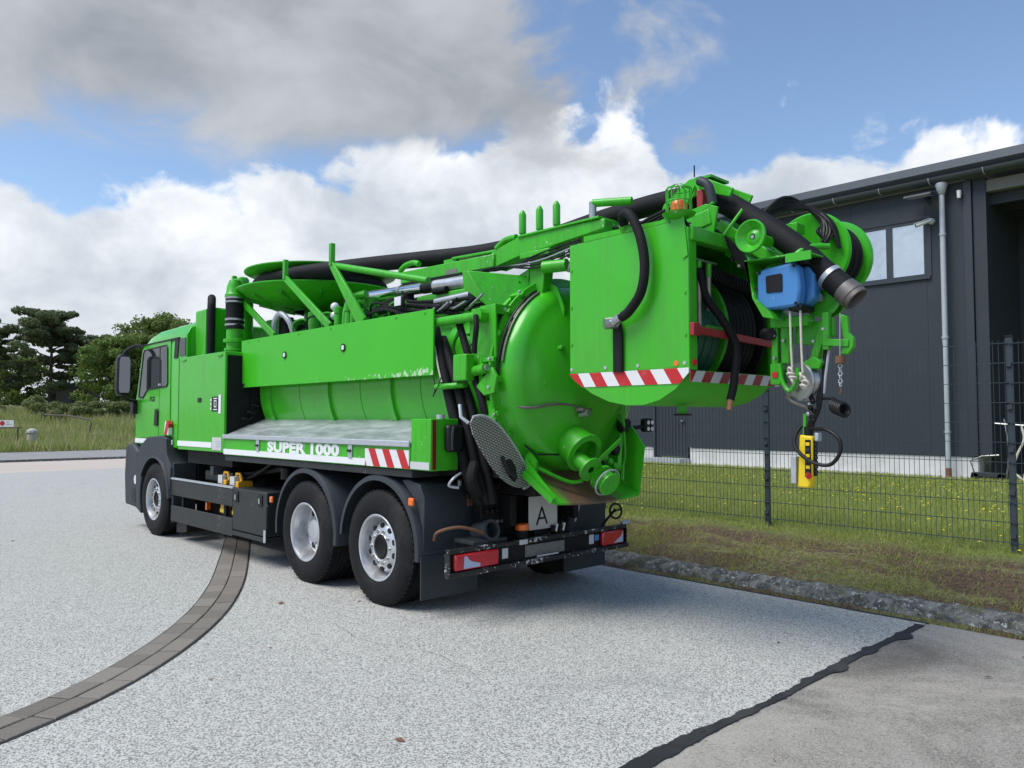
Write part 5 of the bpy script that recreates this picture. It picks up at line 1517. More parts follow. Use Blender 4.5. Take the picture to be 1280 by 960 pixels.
# ---------------------------------------------------------------- hose drum, boom and suction hose
def boom():
    c = (-3.2, 1.2, 0)
    dr = part(MB().lathe([(.35, 3.12), (.62, 3.15), (.88, 3.25), (1.06, 3.350), (1.085, 3.365), (1.085, 3.38), (1.05, 3.37), (.86, 3.275), (.60, 3.19), (.40, 3.18), (.40, 3.55), (.70, 3.555), (.88, 3.575), (.965, 3.605), (.985, 3.614), (.985, 3.628), (.955, 3.622), (.78, 3.585), (.58, 3.57), (.001, 3.57)], c, (0, 0, 1), 80), 'hose_drum', 'green', angle=.7)
    for k in range(12):
        a = 2 * pi * k / 12
        MB().bar((c[0] + .40 * cos(a), c[1] + .40 * sin(a), 3.13), (c[0] + .95 * cos(a), c[1] + .95 * sin(a), 3.27), .03, .05).build('drum_rib', 'green_dirty', dr)
    # hose coil and run to the rear
    pts = []
    for i in range(60):
        a = radians(200 + i * 12); r = .80
        pts.append((c[0] + r * cos(a), c[1] + r * sin(a), 3.385 + .075 * min(1, i / 40)))
    ce = pts[-1]
    coil = part(MB().tube(pts, .088, 12), 'coiled_hose', 'hose_black')
    run = [(-3.2, .40, 3.47), (-2.5, .50, 3.47), (-1.6, .78, 3.47), (-.8, 1.0, 3.45), (0.0, 1.18, 3.42), (.55, 1.22, 3.415), (1.06, 1.22, 3.42), (1.74, 1.22, 3.47), (2.30, 1.22, 3.49), (2.62, 1.22, 3.47), (2.86, 1.22, 3.39), (3.12, 1.22, 3.21), (3.44, 1.22, 2.955), (3.66, 1.22, 2.73), (3.82, 1.22, 2.575)]
    h = part(MB().tube(run, .088, 20, smooth=10), 'suction_hose', 'hose_black')
    # fabric-reinforced end, clamp, steel coupling
    d = Vector((.16, 0, -.155)).normalized(); e = Vector(run[-1])
    MB().cyl(e - d * .17, e - d * .135, .094, n=28).build('hose_clamp', 'rim', h)
    MB().lathe([(.089, -.02), (.090, .0), (.090, .03), (.095, .035), (.095, .06), (.089, .065), (.089, .095), (.080, .10), (.077, .095), (.075, -.02), (.001, -.03)], e, d, 28).build('coupling', 'old_steel', h)
    # green outrigger posts round the drum
    for p, q, r_ in (((-2.45, .30, 3.60), (-2.45, .30, 3.36), (-1.48, .34, 2.72)), ((-1.38, .30, 3.62), (-1.38, .30, 3.37), (-.82, .34, 2.70)), ((-3.89, .30, 3.60), (-3.89, .30, 3.36), (-2.80, .34, 2.72))):
        o = part(MB().bar(q, p, .055, .055, up=(1, 0, 0)), 'guide_post', 'green', bevel=.008)
        MB().bar(Vector(q) + Vector((0, 0, .02)), r_, .035, .075, w1=.035, h1=.15 if r_[0] > -1 else .09).build('post_arm', 'green', o, bevel=.006)
    part(MB().cyl((-1.36, .33, 3.375), (.02, .55, 3.06), .035, n=12), 'boom_stay', 'green')
    # lift arm: box beam in two steps under the hose
    part(MB().bar((-.86, .92, 3.235), (.66, .92, 3.205), .16, .13), 'boom_beam', 'green', bevel=.01)
    part(MB().bar((.0, .92, 3.325), (.66, .92, 3.30), .12, .025), 'beam_cover', 'green', bevel=.006)
    part(MB().bar((-.05, .90, 3.16), (-.05, .90, 3.33), .04, .20, up=(1, 0, 0)), 'beam_collar', 'green')
    part(MB().prism([(.60, 3.13), (.60, 3.30), (1.00, 3.385), (2.0, 3.36), (2.0, 3.27), (1.40, 3.22), (.98, 3.19)], 'y', .86, 1.06), 'boom_beam', 'green', bevel=.012)
    part(MB().box(.98, 1.95, .84, 1.08, 3.365, 3.385), 'roller_plate', 'green', bevel=.004)
    part(MB().tube([(-.95, .90, 3.33), (-.85, .90, 3.38), (-.70, .9, 3.39), (-.6, .9, 3.36)], .03, 10, smooth=5), 'grab_handle', 'green')
    part(MB().tube([(.66, .88, 3.32), (.78, .88, 3.38), (.93, .88, 3.385)], .03, 10, smooth=5), 'grab_handle', 'green')
    for x in (.99, 1.21, 1.42):
        r = part(MB().lathe([(.001, 0), (.022, 0), (.022, .02), (.034, .025), (.034, .20), (.022, .225), (.012, .24), (.001, .24)], (x, .90, 3.386), (0, 0, 1), 16), 'guide_roller', 'green')
    part(MB().cyl((1.84, .90, 3.30), (1.84, .90, 3.53), .032, n=14), 'guide_roller', 'steel')
    part(MB().cyl((1.84, .90, 3.52), (2.16, 1.02, 3.50), .034, n=14), 'guide_roller', 'green')
    # tipping rams: chrome tube and grey cylinder
    r = part(MB().cyl((-1.40, .72, 3.08), (-.30, .74, 3.045), .055, n=20), 'ram_rod', 'chrome')
    MB().cyl((-.30, .74, 3.045), (-.08, .745, 3.04), .06, n=16).build('ram_gland', 'letter_black', r)
    MB().cyl((-.72, .735, 3.06), (-.67, .735, 3.058), .062, n=20).build('ram_band', 'steel', r)
    MB().cyl((-1.42, .66, 2.95), (-1.41, .72, 3.12), .04, n=14).build('ram_eye', 'chrome', r)
    b = part(MB().cyl((-.10, .74, 3.04), (.56, .76, 3.015), .062, n=20), 'ram_cylinder', 'rim')
    MB().cyl((.54, .70, 3.01), (.62, .82, 3.02), .075, n=14).build('ram_eye', 'letter_black', b)
    MB().cyl((-.05, .68, 2.975), (.15, .68, 2.97), .035, n=12).build('valve', 'letter_black', b)
    part(MB().box(-.38, .45, .70, .80, 2.86, 2.96), 'ram_mount', 'green', bevel=.02)
    part(MB().cyl((.15, .55, 2.83), (.58, .62, 2.86), .038, n=14), 'small_ram', 'steel')
    part(MB().cyl((.02, .50, 2.72), (.40, .56, 2.80), .022, n=10), 'small_ram', 'steel')
    part(MB().box(-.29, -.14, .36, .40, 2.80, 2.92), 'lamp_housing', 'letter_black', bevel=.02)
    part(MB().box(-.27, -.16, .352, .3595, 2.815, 2.905), 'lamp_glass', 'lens', bevel=.01)
    part(MB().box(.20, .38, .62, .625, 3.10, 3.14), 'number_tag', 'number_plate')
    for i in range(10):
        z = 2.72 + .03 * (i % 5); y = .40 + .035 * i
        part(MB().tube([(-1.15 + .05 * i, y, z), (-.6, y + .02, z + .10), (-.1, y, z + .02 * (i % 3)), (.55 + .03 * i, y + .05, z - .10 + .02 * i)], .016, 6, smooth=5), 'hydraulic_line', 'hose_black')
    for i in range(6):
        x = .05 + .12 * i
        part(MB().tube([(x, .50, 2.80 - .02 * i), (x + .15, .44, 2.72), (x + .34, .42, 2.76 + .02 * (i % 3))], .013, 6, smooth=5), 'hydraulic_line', 'steel' if i % 2 else 'hose_black')
    for x in (-1.44, -1.22): part(MB().lathe([(.035, 2.69), (.05, 2.70), (.04, 2.86), (.05, 2.87), (.05, 2.93), (.03, 2.94)], (x, .42, 0), (0, 0, 1), 14), 'pipe_stub', 'green')


boom()


# ---------------------------------------------------------------- rear reel cabinet
BX0, BX1, BYL, BYR = 1.85, 2.98, .60, 1.84


def cabinet():
    prof = [(BX0, 3.11), (BX0, 2.07), (1.95, 1.975), (2.08, 1.90), (2.25, 1.835), (2.42, 1.805), (2.58, 1.805), (2.72, 1.84), (2.86, 1.915), (BX1, 2.03)]
    L = part(MB().prism(prof + [(BX1, 3.06), (2.84, 3.12)], 'y', BYL, BYL + .012), 'cabinet_side', 'green_clean', bevel=.003)
    part(MB().prism(prof + [(BX1, 3.06), (2.84, 3.12)], 'y', BYR - .012, BYR), 'cabinet_side', 'green', bevel=.003)
    s = MB(); inner = prof[1:]
    vs = [(x, y, z) for y in (BYL + .013, BYR - .013) for x, z in inner] + [(x, y, z + .012) for y in (BYL + .013, BYR - .013) for x, z in inner]
    n = len(inner)
    s.add(vs, [(i, i + 1, n + i + 1, n + i) for i in range(n - 1)] + [(2 * n + i, 3 * n + i, 3 * n + i + 1, 2 * n + i + 1) for i in range(n - 1)])
    part(s, 'cabinet_belly', 'green_tray')
    part(MB().box(BX0, BX0 + .012, BYL + .013, BYR - .013, 2.07, 3.11), 'cabinet_front', 'green')
    part(MB().box(BX0, 2.84, BYL + .013, BYR - .013, 3.10, 3.112), 'cabinet_top', 'green')
    part(MB().prism([(2.0, 3.114), (2.0, 3.16), (2.82, 3.15), (2.82, 3.122)], 'y', BYL + .0, BYL + .04), 'top_lip', 'green')
    # the left sheet is cross-broken: shallow folds meet in the middle
    rim = [(BX0 + .004, 3.105), (BX0 + .004, 2.072), (2.94, 2.072), (2.976, 2.072), (2.976, 3.056), (2.84, 3.115)]
    vs = [(x, BYL - .0015, z) for x, z in rim] + [(2.52, BYL - .016, 2.66)]
    MB().add(vs, [(k, (k + 1) % 6, 6) for k in range(6)]).build('folded_sheet', 'green_clean', L, smooth=False)
    MB().prism([(BX0 + .01, 2.10), (2.36, 2.10), (2.36, 2.45), (2.05, 2.14)], 'y', BYL - .003, BYL - .001).build('panel_skin', 'green_clean', L) if False else None
    # slot with hose hook and curved hose
    MB().prism([(2.31, 2.06), (2.385, 2.06), (2.385, 2.42), (2.31, 2.42)], 'y', BYL - .022, BYL - .006).build('slot', 'letter_black', L)
    MB().tube([(2.39, BYL - .02, 2.06), (2.395, BYL - .03, 2.38), (2.36, BYL - .04, 2.43)], .014, 8, smooth=5).build('slot_hose', 'hose_black', L)
    h = part(MB().tube([(2.40, BYL + .06, 3.10), (2.40, BYL + .02, 3.17), (2.43, BYL - .05, 3.235), (2.53, BYL - .09, 3.22), (2.62, BYL - .09, 3.06), (2.665, BYL - .09, 2.83), (2.63, BYL - .09, 2.63), (2.52, BYL - .09, 2.50), (2.44, BYL - .085, 2.46)], .036, 14, smooth=8), 'curved_hose', 'hose_black')
    MB().cyl((2.46, BYL - .087, 2.475), (2.36, BYL - .08, 2.43), .032, n=16).build('hose_coupling', 'steel', h)
    MB().cyl((2.30, BYL - .11, 2.425), (2.36, BYL - .02, 2.435), .045, n=18).build('hose_end', 'steel', h)
    MB().cyl((2.40, BYL + .05, 3.11), (2.40, BYL + .01, 3.18), .042, n=16).build('hose_flange', 'green', h)
    for x in (1.87, 2.22, 2.53, 2.94): MB().cyl((x, BYL - .006, 2.10), (x, BYL, 2.10), .014, n=10).build('bolt', 'galv', L)
    # hazard strips
    part(MB().prism([(1.845, 2.065), (1.90, 2.01), (1.985, 1.955), (2.895, 1.955), (2.975, 2.03), (2.975, 2.065)], 'y', BYL - .006, BYL - .002), 'hazard_marking', 'stripe_side', smooth=False)
    part(MB().box(BX1 + .002, BX1 + .008, BYL, BYR + .02, 1.965, 2.045), 'hazard_marking', 'stripe_rear', smooth=False)
    # rear frame
    fr = part(MB().box(BX1 - .03, BX1, BYL + .013, BYL + .10, 2.05, 3.06), 'frame_post', 'green_clean', bevel=.004)
    part(MB().box(BX1 - .03, BX1, BYR - .09, BYR - .013, 2.05, 2.95), 'frame_post', 'green', bevel=.004)
    part(MB().bar((BX1 - .02, BYL + .02, 3.02), (BX1 + .06, BYR + .05, 3.00), .09, .10), 'frame_beam', 'green', bevel=.008)
    part(MB().box(BX1 - .04, BX1 - .001, BYL + .11, BYR - .10, 1.99, 2.05), 'frame_sill', 'green')
    part(MB().bar((BX1 + .022, BYL - .005, 2.335), (BX1 + .022, BYR + .0, 2.295), .03, .052), 'barrier_bar', 'red_dark', bevel=.004)
    part(MB().box(BX1 + .008, BX1 + .045, BYL - .01, BYL + .07, 2.29, 2.38), 'bar_end', 'red_dark', bevel=.004)
    part(MB().box(BX1, BX1 + .012, BYL + .03, BYL + .075, 2.085, 2.125), 'side_reflector', 'red')
    part(MB().cyl((BX1 - .11, BYL - .006, 2.10), (BX1 - .11, BYL - .001, 2.10), .02, n=14), 'side_reflector', 'orange')
    for y, z0, z1 in ((.80, 2.38, 2.84), (.93, 2.50, 2.84)):
        r = part(MB().cyl((BX1 - .05, y, z0), (BX1 - .05, y, z1), .018, n=12), 'guide_rod', 'worn_rod')
        MB().cyl((BX1 - .05, y, z1 - .09), (BX1 - .05, y, z1 + .01), .022, n=12).build('rod_sleeve', 'green', r)
    part(MB().box(BX1 - .07, BX1 - .03, .74, 1.02, 2.85, 2.865), 'rod_plate', 'steel')
    part(MB().box(BX1 - .10, BX1 - .02, .86, 1.12, 2.36, 2.39), 'rod_shoe', 'green_dirty', bevel=.01)
    # reels inside: green high-pressure hose and a dark second reel
    cx, cz = 2.42, 2.40
    for k in range(9):
        y = .70 + .052 * k
        R = .475 - (.0 if k % 2 else .012)
        part(MB().torus((cx, y, cz), (0, 1, 0), R, .030, 56, 8), 'hose_coil', 'hose_green')
    part(MB().cyl((cx, .68, cz), (cx, 1.62, cz), .40, n=40), 'reel_core', 'chassis')
    part(MB().lathe([(.40, -.02), (.51, -.02), (.52, 0), (.51, .02), (.40, .02)], (cx, 1.19, cz), (0, 1, 0), 56), 'reel_flange', 'green_dirty')
    for k in range(7):
        y = 1.26 + .06 * k
        part(MB().torus((cx, y, cz), (0, 1, 0), .47, .033, 48, 8), 'hose_coil', 'hose_black')
    part(MB().lathe([(.30, -.01), (.54, -.01), (.55, 0), (.54, .015), (.30, .015)], (cx, 1.70, cz), (0, 1, 0), 56), 'reel_flange', 'chassis')
    part(MB().cyl((2.88, .98, 2.80), (2.90, 1.55, 2.74), .045, n=16), 'spindle', 'letter_black')
    for k in range(16):
        a = Vector((2.88, .98, 2.80)).lerp(Vector((2.90, 1.55, 2.74)), k / 15); part(MB().torus(a, (.02, .57, -.06), .048, .010, 16, 6), 'spindle_thread', 'letter_black')
    # dangling rubber hose over the red bar
    d = part(MB().tube([(2.93, .80, 2.80), (2.96, .84, 2.60), (3.02, .98, 2.42), (3.06, 1.08, 2.24), (3.06, 1.05, 1.98), (3.05, 1.01, 1.84)], .030, 12, smooth=8), 'dangling_hose', 'hose_black')
    MB().cyl((3.05, 1.01, 1.845), (3.045, .995, 1.77), .026, .022, n=12).build('brass_nozzle', 'brass', d)
    part(MB().box(2.60, 2.66, 1.0, 1.05, 1.74, 1.80), 'belly_lug', 'green_dirty')
    part(MB().box(2.58, 2.68, .98, 1.07, 1.73, 1.745), 'belly_lug', 'letter_black')
    # carrier behind the tank door
    part(MB().box(1.50, 1.86, 1.05, 1.40, 2.86, 3.10), 'cabinet_carrier', 'green', bevel=.01)
    part(MB().prism([(1.30, 3.12), (1.86, 3.10), (1.86, 2.5), (1.72, 2.5), (1.66, 2.85), (1.30, 2.98)], 'y', 1.60, 1.63), 'carrier_web', 'green_dirty')
    # beacon in its cage
    B = Vector((2.89, .70, 3.16)); B.y = .62
    bp = part(MB().lathe([(.001, -.03), (.04, -.03), (.11, .0), (.12, .015), (.001, .02)], B, (0, 0, 1), 28), 'beacon_plate', 'green')
    MB().lathe([(.055, .021), (.055, .03), (.06, .035), (.062, .07), (.05, .10), (.025, .115), (.001, .118)], B, (0, 0, 1), 24).build('beacon', 'orange', bp)
    cg = MB()
    for k in range(12):
        a = 2 * pi * k / 12; cg.tube([B + Vector((.09 * cos(a), .09 * sin(a), .016)), B + Vector((.088 * cos(a), .088 * sin(a), .20)), B + Vector((.03 * cos(a), .03 * sin(a), .225))], .0045, 5)
    for z in (.19, .10): cg.torus(B + Vector((0, 0, z)), (0, 0, 1), .09, .005, 24, 5)
    cg.build('beacon_cage', 'green', bp)
    MB().prism([(2.83, 3.14), (2.95, 3.14), (2.98, 2.86), (2.94, 2.84)], 'y', BYL - .012, BYL - .004).build('beacon_bracket', 'green_clean', bp)
    part(MB().tube([(2.92, .64, 3.13), (2.96, .66, 3.06), (2.99, .72, 3.03), (2.97, .74, 3.08)], .012, 6, smooth=5), 'beacon_cable', 'letter_black')


cabinet()


# ---------------------------------------------------------------- boom tip
def boom_tip():
    # gussets of the boom head round the hose bend
    for y in (1.08, 1.36):
        part(MB().prism([(2.36, 3.24), (2.44, 3.42), (2.66, 3.56), (2.76, 3.575), (2.84, 3.54), (3.06, 3.42), (3.03, 3.36), (2.82, 3.44), (2.70, 3.42), (2.60, 3.30), (2.60, 3.14), (2.36, 3.14)], 'y', y - .012, y + .012), 'boom_head', 'green', bevel=.005)
    part(MB().box(2.66, 2.86, 1.09, 1.35, 3.555, 3.575), 'head_cap', 'green')
    part(MB().tube([(2.74, 1.05, 3.57), (2.74, 1.05, 3.66)], .006, 6), 'aerial', 'letter_black')
    part(MB().tube([(2.84, .96, 3.50), (2.92, .96, 3.44), (2.95, .97, 3.30)], .035, 12, smooth=5), 'hose_cushion', 'plastic_dark')
    part(MB().box(2.80, 2.86, .98, 1.06, 3.30, 3.44), 'cushion_block', 'red_dark', bevel=.01)
    for y0 in (.92, 1.40): part(MB().prism([(2.80, 3.06), (2.98, 3.06), (3.02, 3.26), (2.92, 3.30), (2.80, 3.28)], 'y', y0, y0 + .02), 'head_bracket', 'green', bevel=.004)
    part(MB().bar((2.50, .96, 3.10), (2.96, .96, 3.20), .10, .12), 'slew_beam', 'green', bevel=.008)
    for i in range(3): part(MB().tube([(2.2, .95 + .05 * i, 3.24), (2.45, .92 + .05 * i, 3.30), (2.7, .95 + .05 * i, 3.36)], .014, 6, smooth=4), 'boom_cable', 'letter_black')
    # support arm under the hose
    part(MB().bar((2.86, 1.22, 3.20), (3.52, 1.22, 2.70), .10, .09), 'hose_cradle', 'green', bevel=.008)
    part(MB().bar((2.96, 1.22, 2.98), (3.40, 1.22, 2.62), .16, .08), 'hose_cradle', 'green', bevel=.008)
    # dish roller
    D = Vector((3.29, .95, 2.99)); ax = (-.05, -1, .03)
    d = part(MB().lathe([(.001, .0), (.022, .0), (.024, .02), (.045, .015), (.060, .005), (.085, .03), (.108, .055), (.116, .055), (.120, .045), (.118, .032), (.09, .0), (.06, -.02), (.04, -.05), (.04, -.20)], D, ax, 44), 'dish_roller', 'green_clean')
    MB().cyl(D + Vector((0, -.024, 0)), D + Vector((0, .0, 0)), .014, n=8).build('roller_bolt', 'steel', d)
    # cable reel on the far side: two dished flanges, black cable
    R0 = Vector((3.22, 1.95, 3.02))
    for k, (yy, mt) in enumerate(((1.92, 'green'), (2.30, 'green_clean'))):
        cxx = 3.27 - .40 * (yy - 1.92) if False else 3.28
        part(MB().lathe([(.001, -.012), (.22, -.012), (.315, -.02 if k == 0 else .0), (.33, .0 if k == 0 else .03), (.325, .012 if k == 0 else .045), (.22, .012), (.001, .012)], (3.24, yy, 3.02), (0, 1, 0), 56), 'cable_reel_flange', mt)
    part(MB().cyl((3.24, 1.935, 3.02), (3.24, 2.285, 3.02), .13, n=30), 'cable_reel_core', 'green')
    for k in range(7):
        part(MB().torus((3.24, 1.97 + .046 * k, 3.02), (0, 1, 0), .255 - .012 * (k % 2), .027, 44, 8), 'cable_coil', 'hose_black')
    for i in range(4):
        part(MB().tube([(3.02, 1.55, 3.28 + .02 * i), (3.12, 1.72, 3.36 + .02 * i), (3.30, 1.86, 3.36), (3.44, 1.90 - .02 * i, 3.22), (3.50, 1.86, 3.02)], .014, 6, smooth=6), 'loose_cable', 'letter_black')
    part(MB().bar((2.95, 1.6, 3.05), (3.28, 1.90, 3.02), .08, .10), 'reel_arm', 'green', bevel=.008)
    part(MB().box(3.18, 3.28, 1.62, 1.75, 3.14, 3.22), 'cable_guide', 'green', bevel=.006)
    part(MB().tube([(3.50, 1.12, 2.80), (3.52, 1.13, 2.86), (3.58, 1.20, 2.91), (3.66, 1.32, 2.92)], .022, 10, smooth=5), 'hose_retainer', 'green')
    # blue reel box under its green canopy
    bl = part(MB().prism([(3.275, 2.52), (3.30, 2.485), (3.36, 2.47), (3.56, 2.475), (3.585, 2.50), (3.60, 2.60), (3.585, 2.745), (3.55, 2.785), (3.33, 2.765), (3.28, 2.735)], 'y', 1.0, 1.10), 'blue_hose_reel', 'blue_reel', bevel=.018)
    MB().prism([(3.30, 2.52), (3.36, 2.485), (3.58, 2.49), (3.645, 2.54), (3.645, 2.70), (3.60, 2.765), (3.34, 2.755)], 'y', 1.115, 1.24).build('rear_shell', 'blue_reel', bl, bevel=.018)
    MB().prism([(3.355, 2.59), (3.47, 2.585), (3.475, 2.60), (3.475, 2.705), (3.465, 2.715), (3.36, 2.71), (3.35, 2.70)], 'y', .992, .999).build('cover_plate', 'letter_black', bl, bevel=.003)
    for x, z in ((3.30, 2.74), (3.56, 2.755), (3.31, 2.50), (3.57, 2.495), (3.275, 2.63)): MB().cyl((x, .992, z), (x, 1.0, z), .011, n=10).build('screw', 'letter_black', bl)
    MB().box(3.50, 3.60, 1.02, 1.22, 2.45, 2.488).build('hose_outlet', 'letter_black', bl, bevel=.01)
    ca = part(MB().bar((3.20, 1.12, 2.835), (3.68, 1.12, 2.825), .30, .012), 'reel_canopy', 'green', bevel=.003)
    MB().box(3.52, 3.70, .955, .968, 2.775, 2.835).build('canopy_flange', 'green_clean', ca)
    MB().prism([(3.20, 2.83), (3.225, 2.83), (3.26, 2.56), (3.34, 2.42), (3.42, 2.40), (3.40, 2.44), (3.28, 2.56)], 'y', .97, 1.24).build('canopy_side', 'green', ca)
    for x in (3.46, 3.58): MB().box(x, x + .04, 1.03, 1.20, 2.77, 2.818).build('canopy_mount', 'letter_black', ca)
    # rope pulley behind the blue reel
    for yy, mt in ((1.27, 'green_clean'), (1.36, 'green')):
        part(MB().lathe([(.001, -.01), (.09, -.008), (.125, -.022), (.135, -.02), (.135, .0), (.11, .01), (.001, .01)], (3.63, yy, 2.55), (0, 1, 0), 40), 'rope_pulley', mt)
    part(MB().cyl((3.63, 1.20, 2.55), (3.63, 1.42, 2.55), .03), 'pulley_axle', 'steel')
    # hanging arm and hook frame
    part(MB().box(3.30, 3.58, 1.14, 1.26, 2.355, 2.43), 'arm_head', 'green', bevel=.008)
    part(MB().box(3.30, 3.345, 1.16, 1.24, 2.02, 2.40), 'arm_post', 'green_clean', bevel=.006)
    part(MB().box(3.365, 3.425, 1.17, 1.25, 2.10, 2.36), 'arm_post', 'green', bevel=.006)
    part(MB().box(3.29, 3.37, 1.15, 1.25, 1.95, 2.10), 'lamp_bracket', 'green', bevel=.006)
    part(MB().box(3.31, 3.35, 1.142, 1.149, 2.0, 2.04), 'tail_reflector', 'red')
    part(MB().cyl((3.20, 1.25, 2.33), (3.32, 1.12, 2.31), .034, n=16), 'arm_bellows', 'letter_black')
    for i in range(6):
        part(MB().torus(Vector((3.21, 1.24, 2.33)).lerp(Vector((3.31, 1.13, 2.31)), i / 5), (.1, -.11, -.02), .036, .008, 18, 6), 'bellows_fold', 'letter_black')
    part(MB().prism([(3.44, 2.38), (3.72, 2.40), (3.72, 2.28), (3.60, 2.22), (3.44, 2.24)], 'y', 1.24, 1.28), 'hook_plate', 'green_dirty', bevel=.006)
    part(MB().bar((3.66, 1.26, 2.38), (3.56, 1.26, 2.06), .07, .06), 'hook_arm', 'green', bevel=.006)
    part(MB().bar((3.68, 1.22, 2.44), (3.68, 1.22, 2.18), .05, .05), 'hook_arm', 'green_dirty', bevel=.006)
    part(MB().prism([(3.48, 2.08), (3.60, 2.14), (3.66, 2.10), (3.64, 2.05), (3.54, 2.05)], 'y', 1.18, 1.30), 'hook_guard', 'green', bevel=.006)
    part(MB().tube([(3.36, 1.16, 2.10), (3.38, 1.15, 1.98), (3.44, 1.14, 1.90), (3.50, 1.14, 1.98), (3.50, 1.15, 2.06)], .016, 8, smooth=3), 'hook', 'green')
    part(MB().lathe([(.001, -.045), (.06, -.045), (.10, -.035), (.130, -.04), (.138, -.03), (.120, .0), (.138, .03), (.130, .04), (.06, .045), (.001, .045)], (3.49, 1.22, 1.965), (-.25, -.95, 0), 44), 'steel_pulley', 'steel')
    part(MB().tube([(3.40, 1.18, 1.86), (3.46, 1.16, 1.82), (3.55, 1.18, 1.78), (3.58, 1.2, 1.74)], .012, 6, smooth=4), 'pulley_guard', 'old_steel')
    # bracket with the rope weight and chain
    part(MB().bar((3.66, 1.22, 2.235), (3.84, 1.22, 2.215), .06, .05), 'weight_bracket', 'green_dirty', bevel=.004)
    part(MB().prism([(3.78, 2.42), (3.83, 2.40), (3.835, 2.29), (3.87, 2.25), (3.87, 2.19), (3.83, 2.14), (3.78, 2.14), (3.80, 2.24)], 'y', 1.20, 1.24), 'weight_bracket', 'green', bevel=.006)
    part(MB().cyl((3.795, 1.17, 2.42), (3.79, 1.17, 2.12), .004, n=6), 'winch_wire', 'steel')
    part(MB().cyl((3.79, 1.17, 2.13), (3.79, 1.17, 2.08), .032, n=18), 'rope_weight', 'rust')
    for i in range(6):
        part(MB().torus((3.79, 1.17, 2.062 - .026 * i), (1, 0, 0) if i % 2 else (0, 1, 0), .013, .004, 12, 5), 'chain_link', 'galv')
    part(MB().tube([(3.79, 1.17, 1.92), (3.795, 1.17, 1.89), (3.785, 1.17, 1.875)], .006, 6), 'chain_hook', 'rust')
    # pale ropes with knots
    for x, z0 in ((3.50, 2.06), (3.575, 2.02)):
        r = part(MB().tube([(x, 1.05, 2.46), (x + .003, 1.05, 2.2), (x + .005, 1.06, z0)], .008, 8), 'rope', 'rope')
        for k in range(4): MB().torus((x + .005 + random.uniform(-.02, .02), 1.06, z0 - .02 - .025 * k), (random.random(), random.random(), .4), .022, .009, 12, 6).build('rope_knot', 'rope', r)
    # twisted cables down to the pendant
    for i in range(3):
        part(MB().tube([(3.66 + .01 * i, 1.25, 2.25), (3.65, 1.22 + .01 * i, 2.0), (3.64 - .01 * i, 1.2, 1.86), (3.62, 1.2, 1.76), (3.56 + .012 * i, 1.2, 1.68), (3.545 + .01 * i, 1.2, 1.60)], .013, 8, smooth=6), 'control_cable', 'letter_black')
    part(MB().tube([(3.69, 1.24, 2.22), (3.665, 1.22, 2.0), (3.655, 1.21, 1.88)], .010, 6, smooth=4), 'control_cable', 'galv')
    for i in range(9): part(MB().sphere((3.555 + .018 * (i % 3), 1.18 + .02 * (i % 2), 1.87 - .022 * i), .020, 8), 'cable_gland', 'steel' if i % 3 == 0 else 'letter_black')
    part(MB().bar((3.525, 1.2, 1.74), (3.52, 1.2, 1.60), .02, .02), 'pendant_strut', 'green')
    sl = part(MB().tube([(3.64, 1.21, 1.845), (3.70, 1.2, 1.845), (3.74, 1.2, 1.84)], .010, 6), 'lamp_arm', 'letter_black')
    for i in range(5): MB().torus((3.74 + .014 * i, 1.2, 1.79 - .006 * i), (1, -.5, .1), .045, .011, 18, 6).build('cable_roll', 'letter_black', sl)


boom_tip()


def pendant():
    t = thing('control_pendant', 'yellow remote control pendant hanging on a black cable from the boom', 'remote control', (3.53, 1.2, 1.20))
    b = MB().prism([(3.475, 1.225), (3.56, 1.225), (3.585, 1.28), (3.59, 1.585), (3.495, 1.595)], 'y', 1.165, 1.235).build('housing', 'yellow', t, bevel=.012)
    MB().box(3.592, 3.595, 1.178, 1.222, 1.31, 1.56).build('button_panel', 'letter_black', b)
    for k in range(7): MB().box(3.5955, 3.606, 1.186, 1.214, 1.33 + .032 * k, 1.35 + .032 * k).build('button', 'plastic_dark', b)
    MB().prism([(3.535, 1.305), (3.578, 1.305), (3.578, 1.56), (3.54, 1.56)], 'y', 1.159, 1.1645).build('label_panel', 'letter_black', b)
    for k in range(6): MB().box(3.545, 3.572, 1.155, 1.1585, 1.32 + .04 * k, 1.342 + .04 * k).build('button', 'yellow' if k % 2 else 'plastic_dark', b)
    MB().cyl((3.56, 1.16, 1.315), (3.575, 1.135, 1.31), .02, n=14).build('stop_button', 'red', b)
    MB().cyl((3.545, 1.2, 1.59), (3.545, 1.2, 1.65), .028, n=14).build('cable_gland', 'letter_black', t)
    MB().tube([(3.545, 1.2, 1.64), (3.60, 1.18, 1.635), (3.70, 1.15, 1.63), (3.79, 1.13, 1.57), (3.80, 1.12, 1.48), (3.74, 1.11, 1.40), (3.64, 1.11, 1.40), (3.54, 1.12, 1.45), (3.475, 1.14, 1.52), (3.47, 1.17, 1.60), (3.50, 1.2, 1.66)], .013, 10, smooth=8).build('cable_loop', 'letter_black', t)
    MB().box(3.425, 3.465, 1.17, 1.23, 1.25, 1.44).build('holder_plate', 'galv', t, bevel=.004)
    MB().box(3.60, 3.63, 1.17, 1.23, 1.55, 1.61).build('bracket', 'galv', t, bevel=.008)


pendant()


